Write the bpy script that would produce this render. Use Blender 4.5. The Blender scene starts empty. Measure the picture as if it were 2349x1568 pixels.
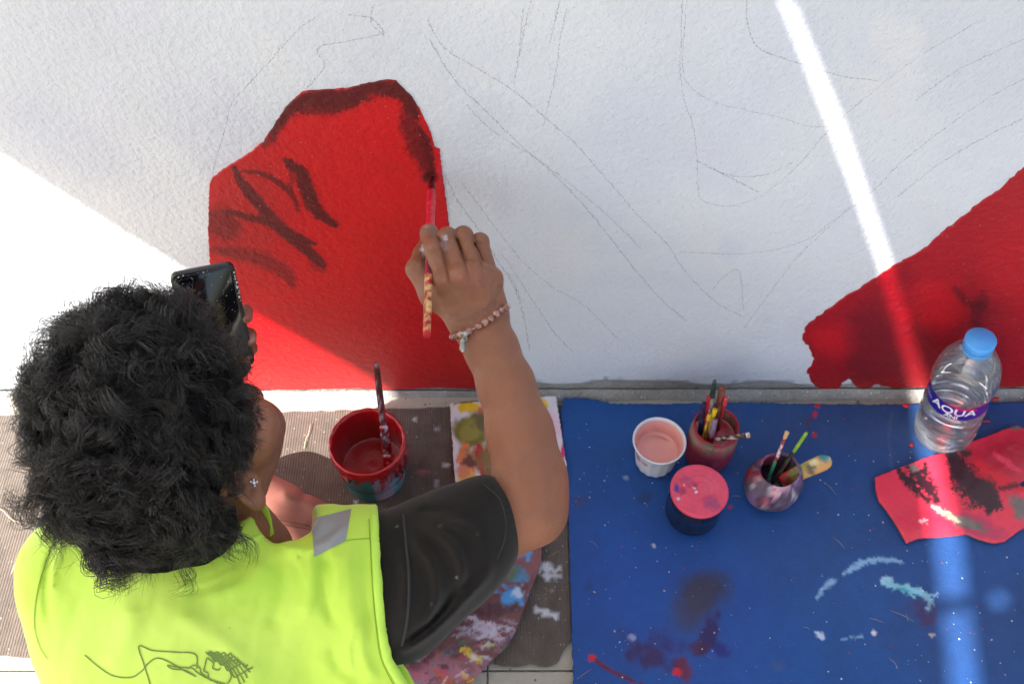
import bpy, math, random
import numpy as np
from mathutils import Vector
from mathutils.bvhtree import BVHTree
from mathutils.geometry import delaunay_2d_cdt
random.seed(7); rng = np.random.default_rng(7)
C = bpy.context.scene.collection
S = bpy.context.scene
# ------------------------------------------------------------------ camera, world, sun, exposure
H = 1.45; PITCH = math.radians(56); FPX = 2284.0
CAM = np.array([0, 0, H]); cp, sp = math.cos(PITCH), math.sin(PITCH)
FW = np.array([0, cp, -sp]); UP = np.array([0, sp, cp]); RT = np.array([1.0, 0, 0]); TC = -FW
cam = bpy.data.cameras.new('camera'); co = bpy.data.objects.new('camera', cam); C.objects.link(co)
co.location = CAM; co.rotation_euler = (math.radians(90) - PITCH, 0, 0)
cam.lens = 35; cam.sensor_width = 36; cam.clip_end = 200; cam.clip_start = .02
cam.dof.use_dof = True; cam.dof.focus_distance = 1.13; cam.dof.aperture_fstop = 11
S.camera = co
SUN = np.array([1.0, .80, -1.08]); SUN /= np.linalg.norm(SUN)
w = bpy.data.worlds.new('World'); S.world = w; w.use_nodes = True
sky = w.node_tree.nodes.new('ShaderNodeTexSky'); sky.sky_type = 'NISHITA'; sky.sun_disc = False
sky.sun_elevation = math.asin(-SUN[2]); sky.sun_rotation = math.atan2(-SUN[0], -SUN[1])
sky.air_density = 1.0; sky.dust_density = 2.5; sky.ozone_density = 1.0
bg = w.node_tree.nodes['Background']; bg.inputs['Strength'].default_value = .09
w.node_tree.links.new(sky.outputs[0], bg.inputs[0])
sl = bpy.data.lights.new('sun', 'SUN'); sl.energy = 5.0; sl.angle = math.radians(.5); sl.color = (1, .955, .88)
so = bpy.data.objects.new('sun', sl); C.objects.link(so); so.rotation_euler = Vector(SUN).to_track_quat('-Z', 'Y').to_euler()
so.location = (-3, -3, 5)
S.view_settings.view_transform = 'Standard'; S.view_settings.look = 'None'; S.view_settings.gamma = 1
S.view_settings.exposure = 1.68
# ------------------------------------------------------------------ photo geometry helpers
D = H / math.tan(PITCH + math.atan((897 - 784) / FPX))          # distance of the wall
def ray(px, py): return FW + RT * ((px - 1174.5) / FPX) - UP * ((py - 784) / FPX)
def dp(px, py, d): return CAM + ray(px, py) * d                   # point at view depth d
def gr(px, py, z=0.0):
    r = ray(px, py); return CAM + r * ((z - H) / r[2])
def wl(px, py, off=0.0):
    r = ray(px, py); return CAM + r * ((D - off) / r[1])
def proj(P):
    q = np.asarray(P, float) - CAM; d = q @ FW
    return 1174.5 + FPX * (q @ RT) / d, 784 - FPX * (q @ UP) / d, d
def lin(c, k=1.0):
    c = np.array(c, float) / 255; l = np.where(c < .04045, c / 12.92, ((c + .055) / 1.055) ** 2.4) * k
    return tuple(np.clip(l, 0, .9))
_lat = np.random.default_rng(3).random((64, 64, 8))
def n2(x, y, sc, seed=0):
    x = np.asarray(x) / sc + 17.3 * seed; y = np.asarray(y) / sc + 9.1 * seed
    xi = np.floor(x).astype(int); yi = np.floor(y).astype(int); fx = x - xi; fy = y - yi
    fx = fx * fx * (3 - 2 * fx); fy = fy * fy * (3 - 2 * fy); k = seed % 8
    g = lambda a, b: _lat[a % 64, b % 64, k]
    return (g(xi, yi) * (1 - fx) + g(xi + 1, yi) * fx) * (1 - fy) + (g(xi, yi + 1) * (1 - fx) + g(xi + 1, yi + 1) * fx) * fy
def fbm(x, y, sc, seed=0): return (n2(x, y, sc, seed) + .5 * n2(x, y, sc / 2.1, seed + 1) + .25 * n2(x, y, sc / 4.3, seed + 2)) / 1.75
def cr(pts, n=8):                                                   # smooth polyline
    p = np.array(pts, float)
    if len(p) < 3: return np.array([p[0] + (p[-1] - p[0]) * t for t in np.linspace(0, 1, n + 1)])
    q = np.vstack([2 * p[0] - p[1], p, 2 * p[-1] - p[-2]]); out = []
    for i in range(1, len(q) - 2):
        for t in np.linspace(0, 1, n, endpoint=False):
            a, b, c, d = q[i - 1], q[i], q[i + 1], q[i + 2]
            out.append(.5 * ((2 * b) + (c - a) * t + (2 * a - 5 * b + 4 * c - d) * t * t + (3 * b - a - 3 * c + d) * t ** 3))
    out.append(p[-1]); return np.array(out)
def seg_d(x, y, pts):
    best = np.full(np.shape(x), 1e9); tt = np.zeros(np.shape(x)); n = len(pts) - 1
    for i in range(n):
        a, b = np.array(pts[i][:2], float), np.array(pts[i + 1][:2], float); ab = b - a
        t = np.clip(((x - a[0]) * ab[0] + (y - a[1]) * ab[1]) / (ab @ ab + 1e-9), 0, 1)
        d = np.hypot(x - a[0] - ab[0] * t, y - a[1] - ab[1] * t); m = d < best
        best = np.where(m, d, best); tt = np.where(m, (i + t) / n, tt)
    return best, tt
# ------------------------------------------------------------------ object helpers
ROOT = {}
def mk(name, V, F, smooth=True, cols=None):
    me = bpy.data.meshes.new(name); V = np.asarray(V, np.float32)
    if isinstance(F, np.ndarray) and F.ndim == 2:
        k = F.shape[1]; n = len(F)
        me.vertices.add(len(V)); me.vertices.foreach_set('co', V.ravel())
        me.loops.add(n * k); me.loops.foreach_set('vertex_index', F.ravel().astype(np.int32))
        me.polygons.add(n); me.polygons.foreach_set('loop_start', np.arange(0, n * k, k, dtype=np.int32))
        me.update(calc_edges=True); me.validate()
    else:
        me.from_pydata([tuple(map(float, v)) for v in V], [], [tuple(int(i) for i in f) for f in F])
    me.polygons.foreach_set('use_smooth', [smooth] * len(me.polygons))
    if cols is not None:
        a = me.attributes.new('Col', 'FLOAT_COLOR', 'POINT')
        c = np.ones((len(V), 4), np.float32); c[:, :3] = cols; a.data.foreach_set('color', c.ravel())
    me.update(); return me
def obj(name, V, F, m, parent=None, smooth=True, cols=None, base=None, label=None):
    V = np.asarray(V, float)
    b = ROOT[parent.name] if parent else (np.array(base, float) if base is not None else np.array([V[:, 0].mean(), V[:, 1].mean(), V[:, 2].min()]))
    me = mk(name, V - b, F, smooth, cols); me.materials.append(m)
    o = bpy.data.objects.new(name, me); C.objects.link(o)
    if parent: o.parent = parent
    else: o.location = b
    ROOT[o.name] = b
    if label: o['label'] = label
    return o
def thing(name, label, cat, loc, group=None):
    o = bpy.data.objects.new(name, None); C.objects.link(o); o.location = loc; o.empty_display_size = .05
    ROOT[o.name] = np.array(loc, float); return tag(o, label, cat, group)
def tag(o, label, cat, group=None):
    o['label'] = label; o['category'] = cat
    if group: o['group'] = group
    return o
def struct(o): o['kind'] = 'structure'; return o
def join(parts):
    V = []; F = []; n = 0
    for v, f in parts:
        V += [tuple(x) for x in v]; F += [tuple(int(i) + n for i in g) for g in f]; n += len(v)
    return np.array(V), F
def perp(t):
    a = np.array([0, 0, 1.0]) if abs(t[2]) < .9 else np.array([1.0, 0, 0])
    u = np.cross(t, a); u /= np.linalg.norm(u); return u, np.cross(t, u)
def tube(pts, rad, seg=10, cap=True, flat=None, fu=None):
    pts = np.array(pts, float); n = len(pts); rad = np.ones(n) * rad if np.isscalar(rad) else np.array(rad, float)
    V = []; F = []; u = None
    for i in range(n):
        t = pts[min(i + 1, n - 1)] - pts[max(i - 1, 0)]; t /= np.linalg.norm(t) + 1e-12
        if u is None: u = perp(t)[0] if fu is None else np.array(fu, float)
        u = u - t * (u @ t); u /= np.linalg.norm(u) + 1e-12; v = np.cross(t, u)
        fl = 1 if flat is None else (flat if np.isscalar(flat) else flat[i])
        for k in range(seg):
            a = 2 * math.pi * k / seg; V.append(pts[i] + u * math.cos(a) * rad[i] + v * math.sin(a) * rad[i] * fl)
    for i in range(n - 1):
        for k in range(seg):
            F.append((i * seg + k, i * seg + (k + 1) % seg, (i + 1) * seg + (k + 1) % seg, (i + 1) * seg + k))
    if cap: F.append(tuple(range(seg))[::-1]); F.append(tuple((n - 1) * seg + k for k in range(seg)))
    return np.array(V), F
def lathe(prof, c, seg=40, axis=None, wob=None, close=False):
    ax = np.array([0, 0, 1.0]) if axis is None else np.array(axis) / np.linalg.norm(axis)
    u, v = perp(ax) if axis is not None else (np.array([1.0, 0, 0]), np.array([0, 1.0, 0]))
    V = []; F = []
    for i, (r, z) in enumerate(prof):
        for k in range(seg):
            a = 2 * math.pi * k / seg; rr = r * (1 + (wob(a, z, i) if wob else 0))
            V.append(np.array(c) + u * math.cos(a) * rr + v * math.sin(a) * rr + ax * z)
    for i in range(len(prof) - 1):
        for k in range(seg): F.append((i * seg + k, i * seg + (k + 1) % seg, (i + 1) * seg + (k + 1) % seg, (i + 1) * seg + k))
    if close: F.append(tuple(range(seg))[::-1]); F.append(tuple((len(prof) - 1) * seg + k for k in range(seg)))
    return np.array(V), F
def box(lo, hi, bev=0.0):
    x0, y0, z0 = lo; x1, y1, z1 = hi
    if bev == 0:
        V = [(x0, y0, z0), (x1, y0, z0), (x1, y1, z0), (x0, y1, z0), (x0, y0, z1), (x1, y0, z1), (x1, y1, z1), (x0, y1, z1)]
        return np.array(V), [(3, 2, 1, 0), (4, 5, 6, 7), (0, 1, 5, 4), (1, 2, 6, 5), (2, 3, 7, 6), (3, 0, 4, 7)]
    b = bev; V = []
    for z, i in ((z0, 0), (z1 - b, 0), (z1, b)):
        V += [(x0 + i, y0 + i, z), (x1 - i, y0 + i, z), (x1 - i, y1 - i, z), (x0 + i, y1 - i, z)]
    F = [(3, 2, 1, 0), (8, 9, 10, 11)]
    for l in (0, 4):
        for k in range(4): F.append((l + k, l + (k + 1) % 4, l + 4 + (k + 1) % 4, l + 4 + k))
    return np.array(V), F
def resample(pts, step):
    p = np.array(pts, float); p = np.vstack([p, p[0]]); out = []
    for a, b in zip(p[:-1], p[1:]):
        n = max(1, int(np.linalg.norm(b - a) / step))
        for k in range(n): out.append(a + (b - a) * k / n)
    return np.array(out)
def inside(x, y, poly):
    r = np.zeros(np.shape(x), bool); j = len(poly) - 1
    for i in range(len(poly)):
        xi, yi = poly[i]; xj, yj = poly[j]
        r ^= ((yi > y) != (yj > y)) & (x < (xj - xi) * (y - yi) / (yj - yi + 1e-12) + xi); j = i
    return r
def sheet(pxpoly, mapf, unmap, step, jit=0.0, thick=0.0, relief=None, nrm=None, paint=None, jseed=0):
    """photo outline -> flat sheet with its own thickness; interior grid so that colour can vary"""
    P3 = np.array([mapf(a, b) for a, b in pxpoly]); P2 = resample(unmap(P3), step)
    if jit:
        i = np.arange(len(P2)); P2 = P2 + jit * (np.stack([n2(i, i * 0, 1.3, jseed), n2(i, i * 0 + 5, 1.3, jseed + 1)], 1) - .5) * 2
    lo, hi = P2.min(0), P2.max(0)
    gx, gy = np.meshgrid(np.arange(lo[0] + step / 2, hi[0], step), np.arange(lo[1] + step / 2, hi[1], step))
    gx = gx.ravel() + (rng.random(gx.size) - .5) * step * .3; gy = gy.ravel() + (rng.random(gy.size) - .5) * step * .3
    m = inside(gx, gy, P2)
    # drop grid points that sit right on the outline
    k = len(P2); pts = [Vector((float(a), float(b))) for a, b in P2] + [Vector((float(a), float(b))) for a, b in zip(gx[m], gy[m])]
    edges = [(i, (i + 1) % k) for i in range(k)]
    v, e, f, ov, oe, of = delaunay_2d_cdt(pts, edges, [], 1, 1e-6)
    v = np.array([(a.x, a.y) for a in v]); F = [tuple(x) for x in f]
    return v, F, k
def fin(v2, F, to3, nrm, thick, relief=None):
    V = to3(v2); n = np.array(nrm, float)
    if relief is not None: V = V + n * relief[:, None]
    a = V[F[0][1]] - V[F[0][0]]; b = V[F[0][2]] - V[F[0][0]]
    if np.cross(a, b) @ n < 0: F = [f[::-1] for f in F]
    if thick:
        cnt = {}
        for f in F:
            for i in range(len(f)):
                e = (f[i], f[(i + 1) % len(f)]); cnt[e] = 1
        be = [e for e in cnt if (e[1], e[0]) not in cnt]; mp = {}; V = list(V); F = list(F)
        for a_, b_ in be:
            for q in (a_, b_):
                if q not in mp: mp[q] = len(V); V.append(V[q] - n * thick)
            F.append((b_, a_, mp[a_], mp[b_]))
        V = np.array(V)
    return V, F
def paint(V, base, ops):
    """colours in photo coordinates: what is painted on the thing itself"""
    x, y, _ = proj(V); c = np.tile(np.array(base, float), (len(V), 1))
    for o in ops:
        kind = o[0]
        if kind == 'e':
            _, cx, cy, rx, ry, ang, col, soft, na = o[:9]
            a = math.radians(ang); dx, dy = x - cx, y - cy
            u = (dx * math.cos(a) + dy * math.sin(a)) / rx; v = (-dx * math.sin(a) + dy * math.cos(a)) / ry
            d = (np.hypot(u, v) - 1) + na * (fbm(x, y, min(rx, ry) * .7, int(abs(cx)) % 7) - .5) * 2
            m = np.clip(.5 - d / max(soft, .02), 0, 1)
        elif kind == 'l':
            _, pts, wd, col, soft, na = o[:6]
            d, t = seg_d(x, y, cr(pts, 5)); ww = wd * (1 - .55 * np.abs(2 * t - 1) ** 2)
            d = d / ww - 1 + na * ((fbm(x, y, max(wd * .55, 5), int(abs(pts[0][0])) % 7) - .5) * 1.6 + (n2(x, y, 3.4, 3) - .5) * 1.5)
            m = np.clip(.5 - d / max(soft, .02), 0, 1)
        op = o[-1] if isinstance(o[-1], float) and len(o) > (9 if kind == 'e' else 6) else 1.0
        m = (m * op)[:, None]; c = c * (1 - m) + np.array(col) * m
    return c
def splats(n, x0, x1, y0, y1, cols, r0, r1, seed=1, el=1.0):
    r = random.Random(seed); o = []
    for _ in range(n):
        a = r.uniform(r0, r1); o.append(('e', r.uniform(x0, x1), r.uniform(y0, y1), a * r.uniform(1, 1 + el), a, r.uniform(0, 180), r.choice(cols), .5, .5, r.uniform(.5, 1.0)))
    return o
# ------------------------------------------------------------------ materials
def M(name, col=(.5, .5, .5), rough=.6, var=0, vscale=12, bump=0, bscale=150, bdist=.002, attr=False, spec=.5, metal=0, sss=0, coat=0,
      specks=None, alpha=None, ribs=None, col2=None, fuzz=0, trans=0):
    m = bpy.data.materials.new(name); m.use_nodes = True; nt = m.node_tree; N = nt.nodes; L = nt.links
    b = N['Principled BSDF']; b.inputs['Roughness'].default_value = rough; b.inputs['Metallic'].default_value = metal
    b.inputs['Specular IOR Level'].default_value = spec
    tc = N.new('ShaderNodeTexCoord'); cs = tc.outputs['Object']
    def noise(sc, det=6, rgh=.6):
        n = N.new('ShaderNodeTexNoise'); n.inputs['Scale'].default_value = sc; n.inputs['Detail'].default_value = det; n.inputs['Roughness'].default_value = rgh
        L.new(cs, n.inputs['Vector']); return n.outputs['Fac']
    def mix(f, a, b_, blend='MIX'):
        x = N.new('ShaderNodeMix'); x.data_type = 'RGBA'; x.blend_type = blend
        for s_, v in ((x.inputs[0], f), (x.inputs[6], a), (x.inputs[7], b_)):
            if hasattr(v, 'links'): L.new(v, s_)
            elif isinstance(v, (int, float)): s_.default_value = v
            else: s_.default_value = tuple(v) + (1,)
        return x.outputs[2]
    def ramp(f, a, b_):
        x = N.new('ShaderNodeMapRange'); x.inputs[1].default_value = a; x.inputs[2].default_value = b_; L.new(f, x.inputs[0]); return x.outputs[0]
    if attr:
        at = N.new('ShaderNodeAttribute'); at.attribute_name = 'Col'; c = at.outputs['Color']
    else: c = None
    src = c if c is not None else col
    if col2 is not None: src = mix(ramp(noise(vscale * .6, 5), .4, .62), src, col2)
    if var:
        n = ramp(noise(vscale), .25, .75); dk = mix(1.0, src, (1 - var,) * 3, 'MULTIPLY'); src = mix(n, dk, src)
        n2_ = ramp(noise(vscale * 9), .3, .7); dk = mix(1.0, src, (1 - var * .6,) * 3, 'MULTIPLY'); src = mix(n2_, dk, src)
    if specks:
        for sc, th, scol in specks:
            vo = N.new('ShaderNodeTexVoronoi'); vo.inputs['Scale'].default_value = sc; L.new(cs, vo.inputs['Vector'])
            rn = N.new('ShaderNodeSeparateColor'); L.new(vo.outputs['Color'], rn.inputs[0])
            mu = N.new('ShaderNodeMath'); mu.operation = 'MULTIPLY'; L.new(rn.outputs[0], mu.inputs[0]); mu.inputs[1].default_value = th
            lt = N.new('ShaderNodeMath'); lt.operation = 'LESS_THAN'; L.new(vo.outputs['Distance'], lt.inputs[0]); L.new(mu.outputs[0], lt.inputs[1])
            gt = N.new('ShaderNodeMath'); gt.operation = 'GREATER_THAN'; L.new(rn.outputs[1], gt.inputs[0]); gt.inputs[1].default_value = .55
            mm = N.new('ShaderNodeMath'); mm.operation = 'MULTIPLY'; L.new(lt.outputs[0], mm.inputs[0]); L.new(gt.outputs[0], mm.inputs[1])
            src = mix(mm.outputs[0], src, scol)
    if hasattr(src, 'links'): L.new(src, b.inputs['Base Color'])
    else: b.inputs['Base Color'].default_value = tuple(src) + (1,)
    hgt = None
    if bump:
        hgt = noise(bscale, 8, .65)
        if ribs:
            wv = N.new('ShaderNodeTexWave'); wv.inputs['Scale'].default_value = ribs; wv.bands_direction = 'X'; wv.inputs['Distortion'].default_value = 1.2
            wv.inputs['Detail Scale'].default_value = 3; L.new(cs, wv.inputs['Vector'])
            ad = N.new('ShaderNodeMath'); ad.operation = 'ADD'; L.new(hgt, ad.inputs[0]); L.new(wv.outputs['Fac'], ad.inputs[1]); hgt = ad.outputs[0]
        bp = N.new('ShaderNodeBump'); bp.inputs['Strength'].default_value = bump; bp.inputs['Distance'].default_value = bdist
        L.new(hgt, bp.inputs['Height']); L.new(bp.outputs[0], b.inputs['Normal'])
    if sss:
        b.inputs['Subsurface Weight'].default_value = sss; b.inputs['Subsurface Radius'].default_value = (1, .35, .2); b.inputs['Subsurface Scale'].default_value = .006
    if coat: b.inputs['Coat Weight'].default_value = coat; b.inputs['Coat Roughness'].default_value = .15
    if fuzz: b.inputs['Sheen Weight'].default_value = fuzz
    if trans: b.inputs['Transmission Weight'].default_value = trans
    if alpha:
        sc, a0, a1 = alpha; n = ramp(noise(sc, 3), a0, a1)
        x = n; L.new(x, b.inputs['Alpha'])
    return m
m_white = M('white_wall_paint', attr=True, rough=.62, var=.05, vscale=5, bump=.85, bscale=115, bdist=.0042, spec=.4, specks=[(210, .17, (.50, .51, .55))])
m_red = M('red_wall_paint', attr=True, rough=.42, var=.10, vscale=14, bump=.9, bscale=95, bdist=.003, spec=.5, specks=[(110, .11, (.62, .16, .18))])
m_cement = M('grey_cement', (.50, .49, .46), .9, .4, 22, 1, 120, .006, specks=[(150, .25, (.66, .66, .66)), (120, .2, (.2, .19, .18))])
m_slab = M('pale_concrete', (.50, .46, .39), .85, .18, 10, .7, 160, .003, specks=[(90, .22, (.2, .18, .15))])
m_carpet = M('brown_carpet', attr=True, rough=1, var=.42, vscale=40, bump=.5, bscale=420, bdist=.0017, ribs=75, spec=.25, fuzz=.5, specks=[(160, .2, (.34, .3, .27))])
m_mat = M('blue_mat', attr=True, rough=.55, var=.28, vscale=7, bump=.7, bscale=300, bdist=.0016, spec=.4, fuzz=.06, specks=[(75, .085, (.5, .55, .62)), (48, .07, (.45, .5, .55)), (60, .08, (.35, .05, .06))])
m_pencil = M('pencil_line', (.30, .30, .33), .8, alpha=(420, .38, .92))
m_paint = M('mixed_paint', attr=True, rough=.32, bump=.8, bscale=90, bdist=.003, spec=.5, coat=.2, var=.12, vscale=60)
m_card = M('smeared_card', attr=True, rough=.28, bump=.5, bscale=120, bdist=.0012, spec=.5, coat=.35, var=.1, vscale=60)
m_paintdry = M('dried_paint', attr=True, rough=.55, bump=.8, bscale=110, bdist=.002, spec=.4, var=.2, vscale=50)
m_skin = M('brown_skin', attr=True, rough=.45, var=.15, vscale=60, bump=.9, bscale=300, bdist=.0011, spec=.42, sss=.25)
m_hair = M('black_curly_hair', (.011, .0085, .0075), .36, spec=.6)
m_haircap = M('dense_black_hair', (.006, .0055, .006), .9, spec=.1, bump=1, bscale=120, bdist=.006)
m_vest = M('neon_vest_fabric', attr=True, rough=.62, var=.05, vscale=9, bump=.35, bscale=700, bdist=.0006, spec=.3, fuzz=.15)
m_vestedge = M('neon_vest_binding', (.50, .78, .08), .6, .06, 30, .4, 500, .001)
m_refl = M('grey_reflective_tape', (.27, .27, .27), .38, .1, 40, .3, 300, .001, spec=.6)
m_shirt = M('faded_black_cotton', attr=True, rough=.92, var=.28, vscale=25, bump=.5, bscale=900, bdist=.0007, spec=.15, fuzz=.12)
m_pants = M('brown_cotton_trousers', (.34, .135, .105), .9, .14, 25, .5, 700, .001, spec=.15)
m_seam = M('dark_green_seam', (.20, .36, .02), .8)
m_logo = M('olive_print', (.12, .20, .03), .7)
m_black = M('black_plastic', (.008, .008, .009), .3, spec=.5, coat=.3)
m_screen = M('dark_glass_screen', (.005, .005, .007), .06, spec=.6, coat=.5)
m_metal = M('worn_silver_metal', (.55, .53, .5), .32, .3, 60, metal=1)
m_bead = M('cracked_glass_beads', (.26, .06, .035), .12, .3, 300, spec=.7, col2=(.48, .24, .17), coat=.6)
m_gem = M('clear_stud_stone', (.8, .82, .85), .08, spec=.9, metal=.6)
m_cap = M('blue_plastic_cap', (.08, .37, .85), .4, spec=.5, coat=.2)
m_label = M('violet_bottle_label', attr=True, rough=.35, spec=.5, coat=.2)
m_print = M('white_print', (.75, .78, .85), .5)
m_bucketred = M('wet_red_paint', (.50, .006, .012), .22, .25, 40, .6, 70, .003, spec=.6, coat=.5)
m_bucket = M('teal_plastic', attr=True, rough=.35, spec=.5, coat=.2, bump=.4, bscale=90, bdist=.002)
m_cup = M('white_plastic_cup', (.72, .71, .74), .35, .06, 30, sss=0, coat=.2)
m_pinkpaint = M('pale_pink_paint', (.90, .42, .37), .3, .06, 40, .4, 40, .002, coat=.3)
m_canpaint = M('crimson_water', (.55, .025, .06), .15, .15, 40, coat=.5)
m_wood = M('pale_wood', (.55, .33, .15), .55, .25, 60, .3, 200, .001)
m_blocker = M('sun_blocker_sheet', (.55, .52, .47), .9, .1, 3)
m_needle = M('dry_pine_needle', (.26, .19, .13), .8)
m_flake = M('red_paint_flake', (.65, .02, .03), .45, coat=.2)
def clearmat(name, tint, amt, rough=.04, haze=0):
    m = bpy.data.materials.new(name); m.use_nodes = True; nt = m.node_tree; N = nt.nodes; L = nt.links
    N.remove(N['Principled BSDF']); out = N['Material Output']
    t = N.new('ShaderNodeBsdfTransparent'); t.inputs[0].default_value = tint + (1,)
    g = N.new('ShaderNodeBsdfGlossy'); g.inputs['Roughness'].default_value = rough
    fr = N.new('ShaderNodeFresnel'); fr.inputs[0].default_value = 1.5
    ad = N.new('ShaderNodeMath'); ad.operation = 'MULTIPLY_ADD'; L.new(fr.outputs[0], ad.inputs[0]); ad.inputs[1].default_value = 1.6; ad.inputs[2].default_value = amt
    ad.use_clamp = True
    x = N.new('ShaderNodeMixShader'); L.new(ad.outputs[0], x.inputs[0]); L.new(t.outputs[0], x.inputs[1]); L.new(g.outputs[0], x.inputs[2])
    df = N.new('ShaderNodeBsdfDiffuse'); df.inputs[0].default_value = (.8, .83, .88, 1); x2 = N.new('ShaderNodeMixShader'); x2.inputs[0].default_value = haze; L.new(x.outputs[0], x2.inputs[1]); L.new(df.outputs[0], x2.inputs[2])
    L.new(x2.outputs[0], out.inputs[0]); return m
m_pet = clearmat('clear_plastic', (.97, .98, .99), .03, .05, .10)
m_jar = clearmat('jar_glass', (.55, .66, .72), .06)
m_water = bpy.data.materials.new('water'); m_water.use_nodes = True
b = m_water.node_tree.nodes['Principled BSDF']; b.inputs['Transmission Weight'].default_value = 1; b.inputs['IOR'].default_value = 1.16; b.inputs['Roughness'].default_value = .05
b.inputs['Base Color'].default_value = (.97, .98, 1, 1)
# ------------------------------------------------------------------ setting: ground, slabs, wall, added sun blocker
V, F = box((-20, -20, -.3), (20, 20, -.035)); struct(obj('ground', V, F, m_cement, smooth=False, base=(0, 0, -.3)))
yj = gr(1200, 1537)[1]; xj = gr(1118, 1560)[0]
pav = struct(obj('pavement', *box((-4, -2.5, -.034), (4, D + .12, -.006)), m_cement, smooth=False, base=(0, 0, 0)))
rows = [(-2.2, -1.1), (-1.1, yj - .56), (yj - .56, yj), (yj, D - .0005)]
for i, (ya, yb) in enumerate(rows):
    for k in range(-3, 4):
        xa = xj + k * .62; o = obj('paving_slab', *box((xa + .0012, ya + .0012, -.02), (xa + .6188, yb - .0012, rng.uniform(-.0005, .0005)), .0015), m_slab, pav, smooth=False)
yt = 2.3
wall = tag(obj('wall', *box((-3.2, D, -.03), (3.2, D + .2, yt)), m_cement, smooth=False, base=(0, D, 0)), 'white painted outdoor wall being covered with a mural above the pavement', 'wall')
unW = lambda P: P[:, [0, 2]]
def wall_sheet(name, poly, off, step, jit, base, ops, m, label=None, seed=0, patchy=0):
    v, F, k = sheet(poly, lambda a, b_: wl(a, b_, off), unW, step, jit, jseed=seed)
    V, F = fin(v, F, lambda q: np.stack([q[:, 0], np.full(len(q), D - off), q[:, 1]], 1), (0, -1, 0), off * .9)
    V2 = V.copy(); c = paint(V, base, ops); return obj(name, V, F, m, wall, cols=c, label=label)
edge = [(-1200, 893), (-300, 895), (300, 893), (620, 893), (700, 890), (800, 894), (1000, 891), (1100, 890), (1180, 884), (1235, 872), (1300, 878), (1420, 868), (1540, 874), (1650, 880), (1750, 872), (1860, 884), (1960, 878), (2080, 890), (2200, 886), (2349, 889), (2700, 888), (3400, 888)]
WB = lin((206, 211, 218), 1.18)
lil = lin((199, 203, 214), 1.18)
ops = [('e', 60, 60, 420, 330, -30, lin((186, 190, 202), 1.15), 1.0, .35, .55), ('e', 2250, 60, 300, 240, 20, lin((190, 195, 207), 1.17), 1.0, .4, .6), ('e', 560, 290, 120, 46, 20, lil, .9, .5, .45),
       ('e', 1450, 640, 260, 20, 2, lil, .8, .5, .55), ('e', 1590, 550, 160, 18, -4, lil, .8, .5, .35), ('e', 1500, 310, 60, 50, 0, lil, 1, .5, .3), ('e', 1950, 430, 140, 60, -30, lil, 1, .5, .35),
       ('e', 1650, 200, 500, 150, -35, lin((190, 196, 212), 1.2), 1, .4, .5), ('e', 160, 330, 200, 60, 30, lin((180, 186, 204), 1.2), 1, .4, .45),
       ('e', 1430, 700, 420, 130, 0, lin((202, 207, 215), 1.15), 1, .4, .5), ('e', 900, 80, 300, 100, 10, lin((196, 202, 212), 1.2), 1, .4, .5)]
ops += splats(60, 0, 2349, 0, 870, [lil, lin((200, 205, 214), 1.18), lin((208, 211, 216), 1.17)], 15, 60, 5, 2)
top = [(x, y) for x, y in edge]
Pw = [wl(a, b_) for a, b_ in edge]; polyW = [(p[0], p[2]) for p in Pw] + [(3.15, 2.28), (-3.15, 2.28)]
i_ = resample(np.array(polyW), .02); kk = np.arange(len(i_)); near = i_[:, 1] < .06
i_[near, 1] += .008 * (fbm(kk[near], kk[near] * 0, 2.0, 2) - .5) * 2; 
gx, gy = np.meshgrid(np.arange(-1.05, 1.05, .012), np.arange(.03, 1.0, .012)); gx = gx.ravel(); gy = gy.ravel(); mk_ = inside(gx, gy, i_)
pts = [Vector((float(a), float(b_))) for a, b_ in i_] + [Vector((float(a), float(b_))) for a, b_ in zip(gx[mk_], gy[mk_])]
v, e, f, *_ = delaunay_2d_cdt(pts, [(i, (i + 1) % len(i_)) for i in range(len(i_))], [], 1, 1e-6)
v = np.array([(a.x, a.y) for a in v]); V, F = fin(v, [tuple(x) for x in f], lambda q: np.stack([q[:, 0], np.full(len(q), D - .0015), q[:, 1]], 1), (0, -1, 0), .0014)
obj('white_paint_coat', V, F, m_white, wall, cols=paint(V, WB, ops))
RED = lin((208, 0, 20), .88); DRK = lin((100, 0, 14), .85)
redpoly = [(484, 412), (510, 390), (560, 360), (602, 328), (622, 298), (640, 270), (665, 235), (695, 210), (740, 207), (800, 203), (850, 190), (885, 185), (908, 186), (920, 200), (945, 222), (965, 255), (985, 300), (993, 322), (996, 338), (1008, 342), (1011, 370), (1020, 440), (1027, 490), (1032, 530), (1040, 620), (1052, 700), (1075, 800), (1100, 886), (1097, 892), (1000, 889), (900, 894), (820, 890), (760, 892), (680, 893), (610, 894), (560, 893), (540, 800), (500, 700), (481, 600), (477, 520), (480, 430)]
dk = lambda pts, wd, soft=.5, na=.6, op=1.0, c=DRK: ('l', pts, wd * 1.12, c, soft * .8, na * .55, op)
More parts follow.
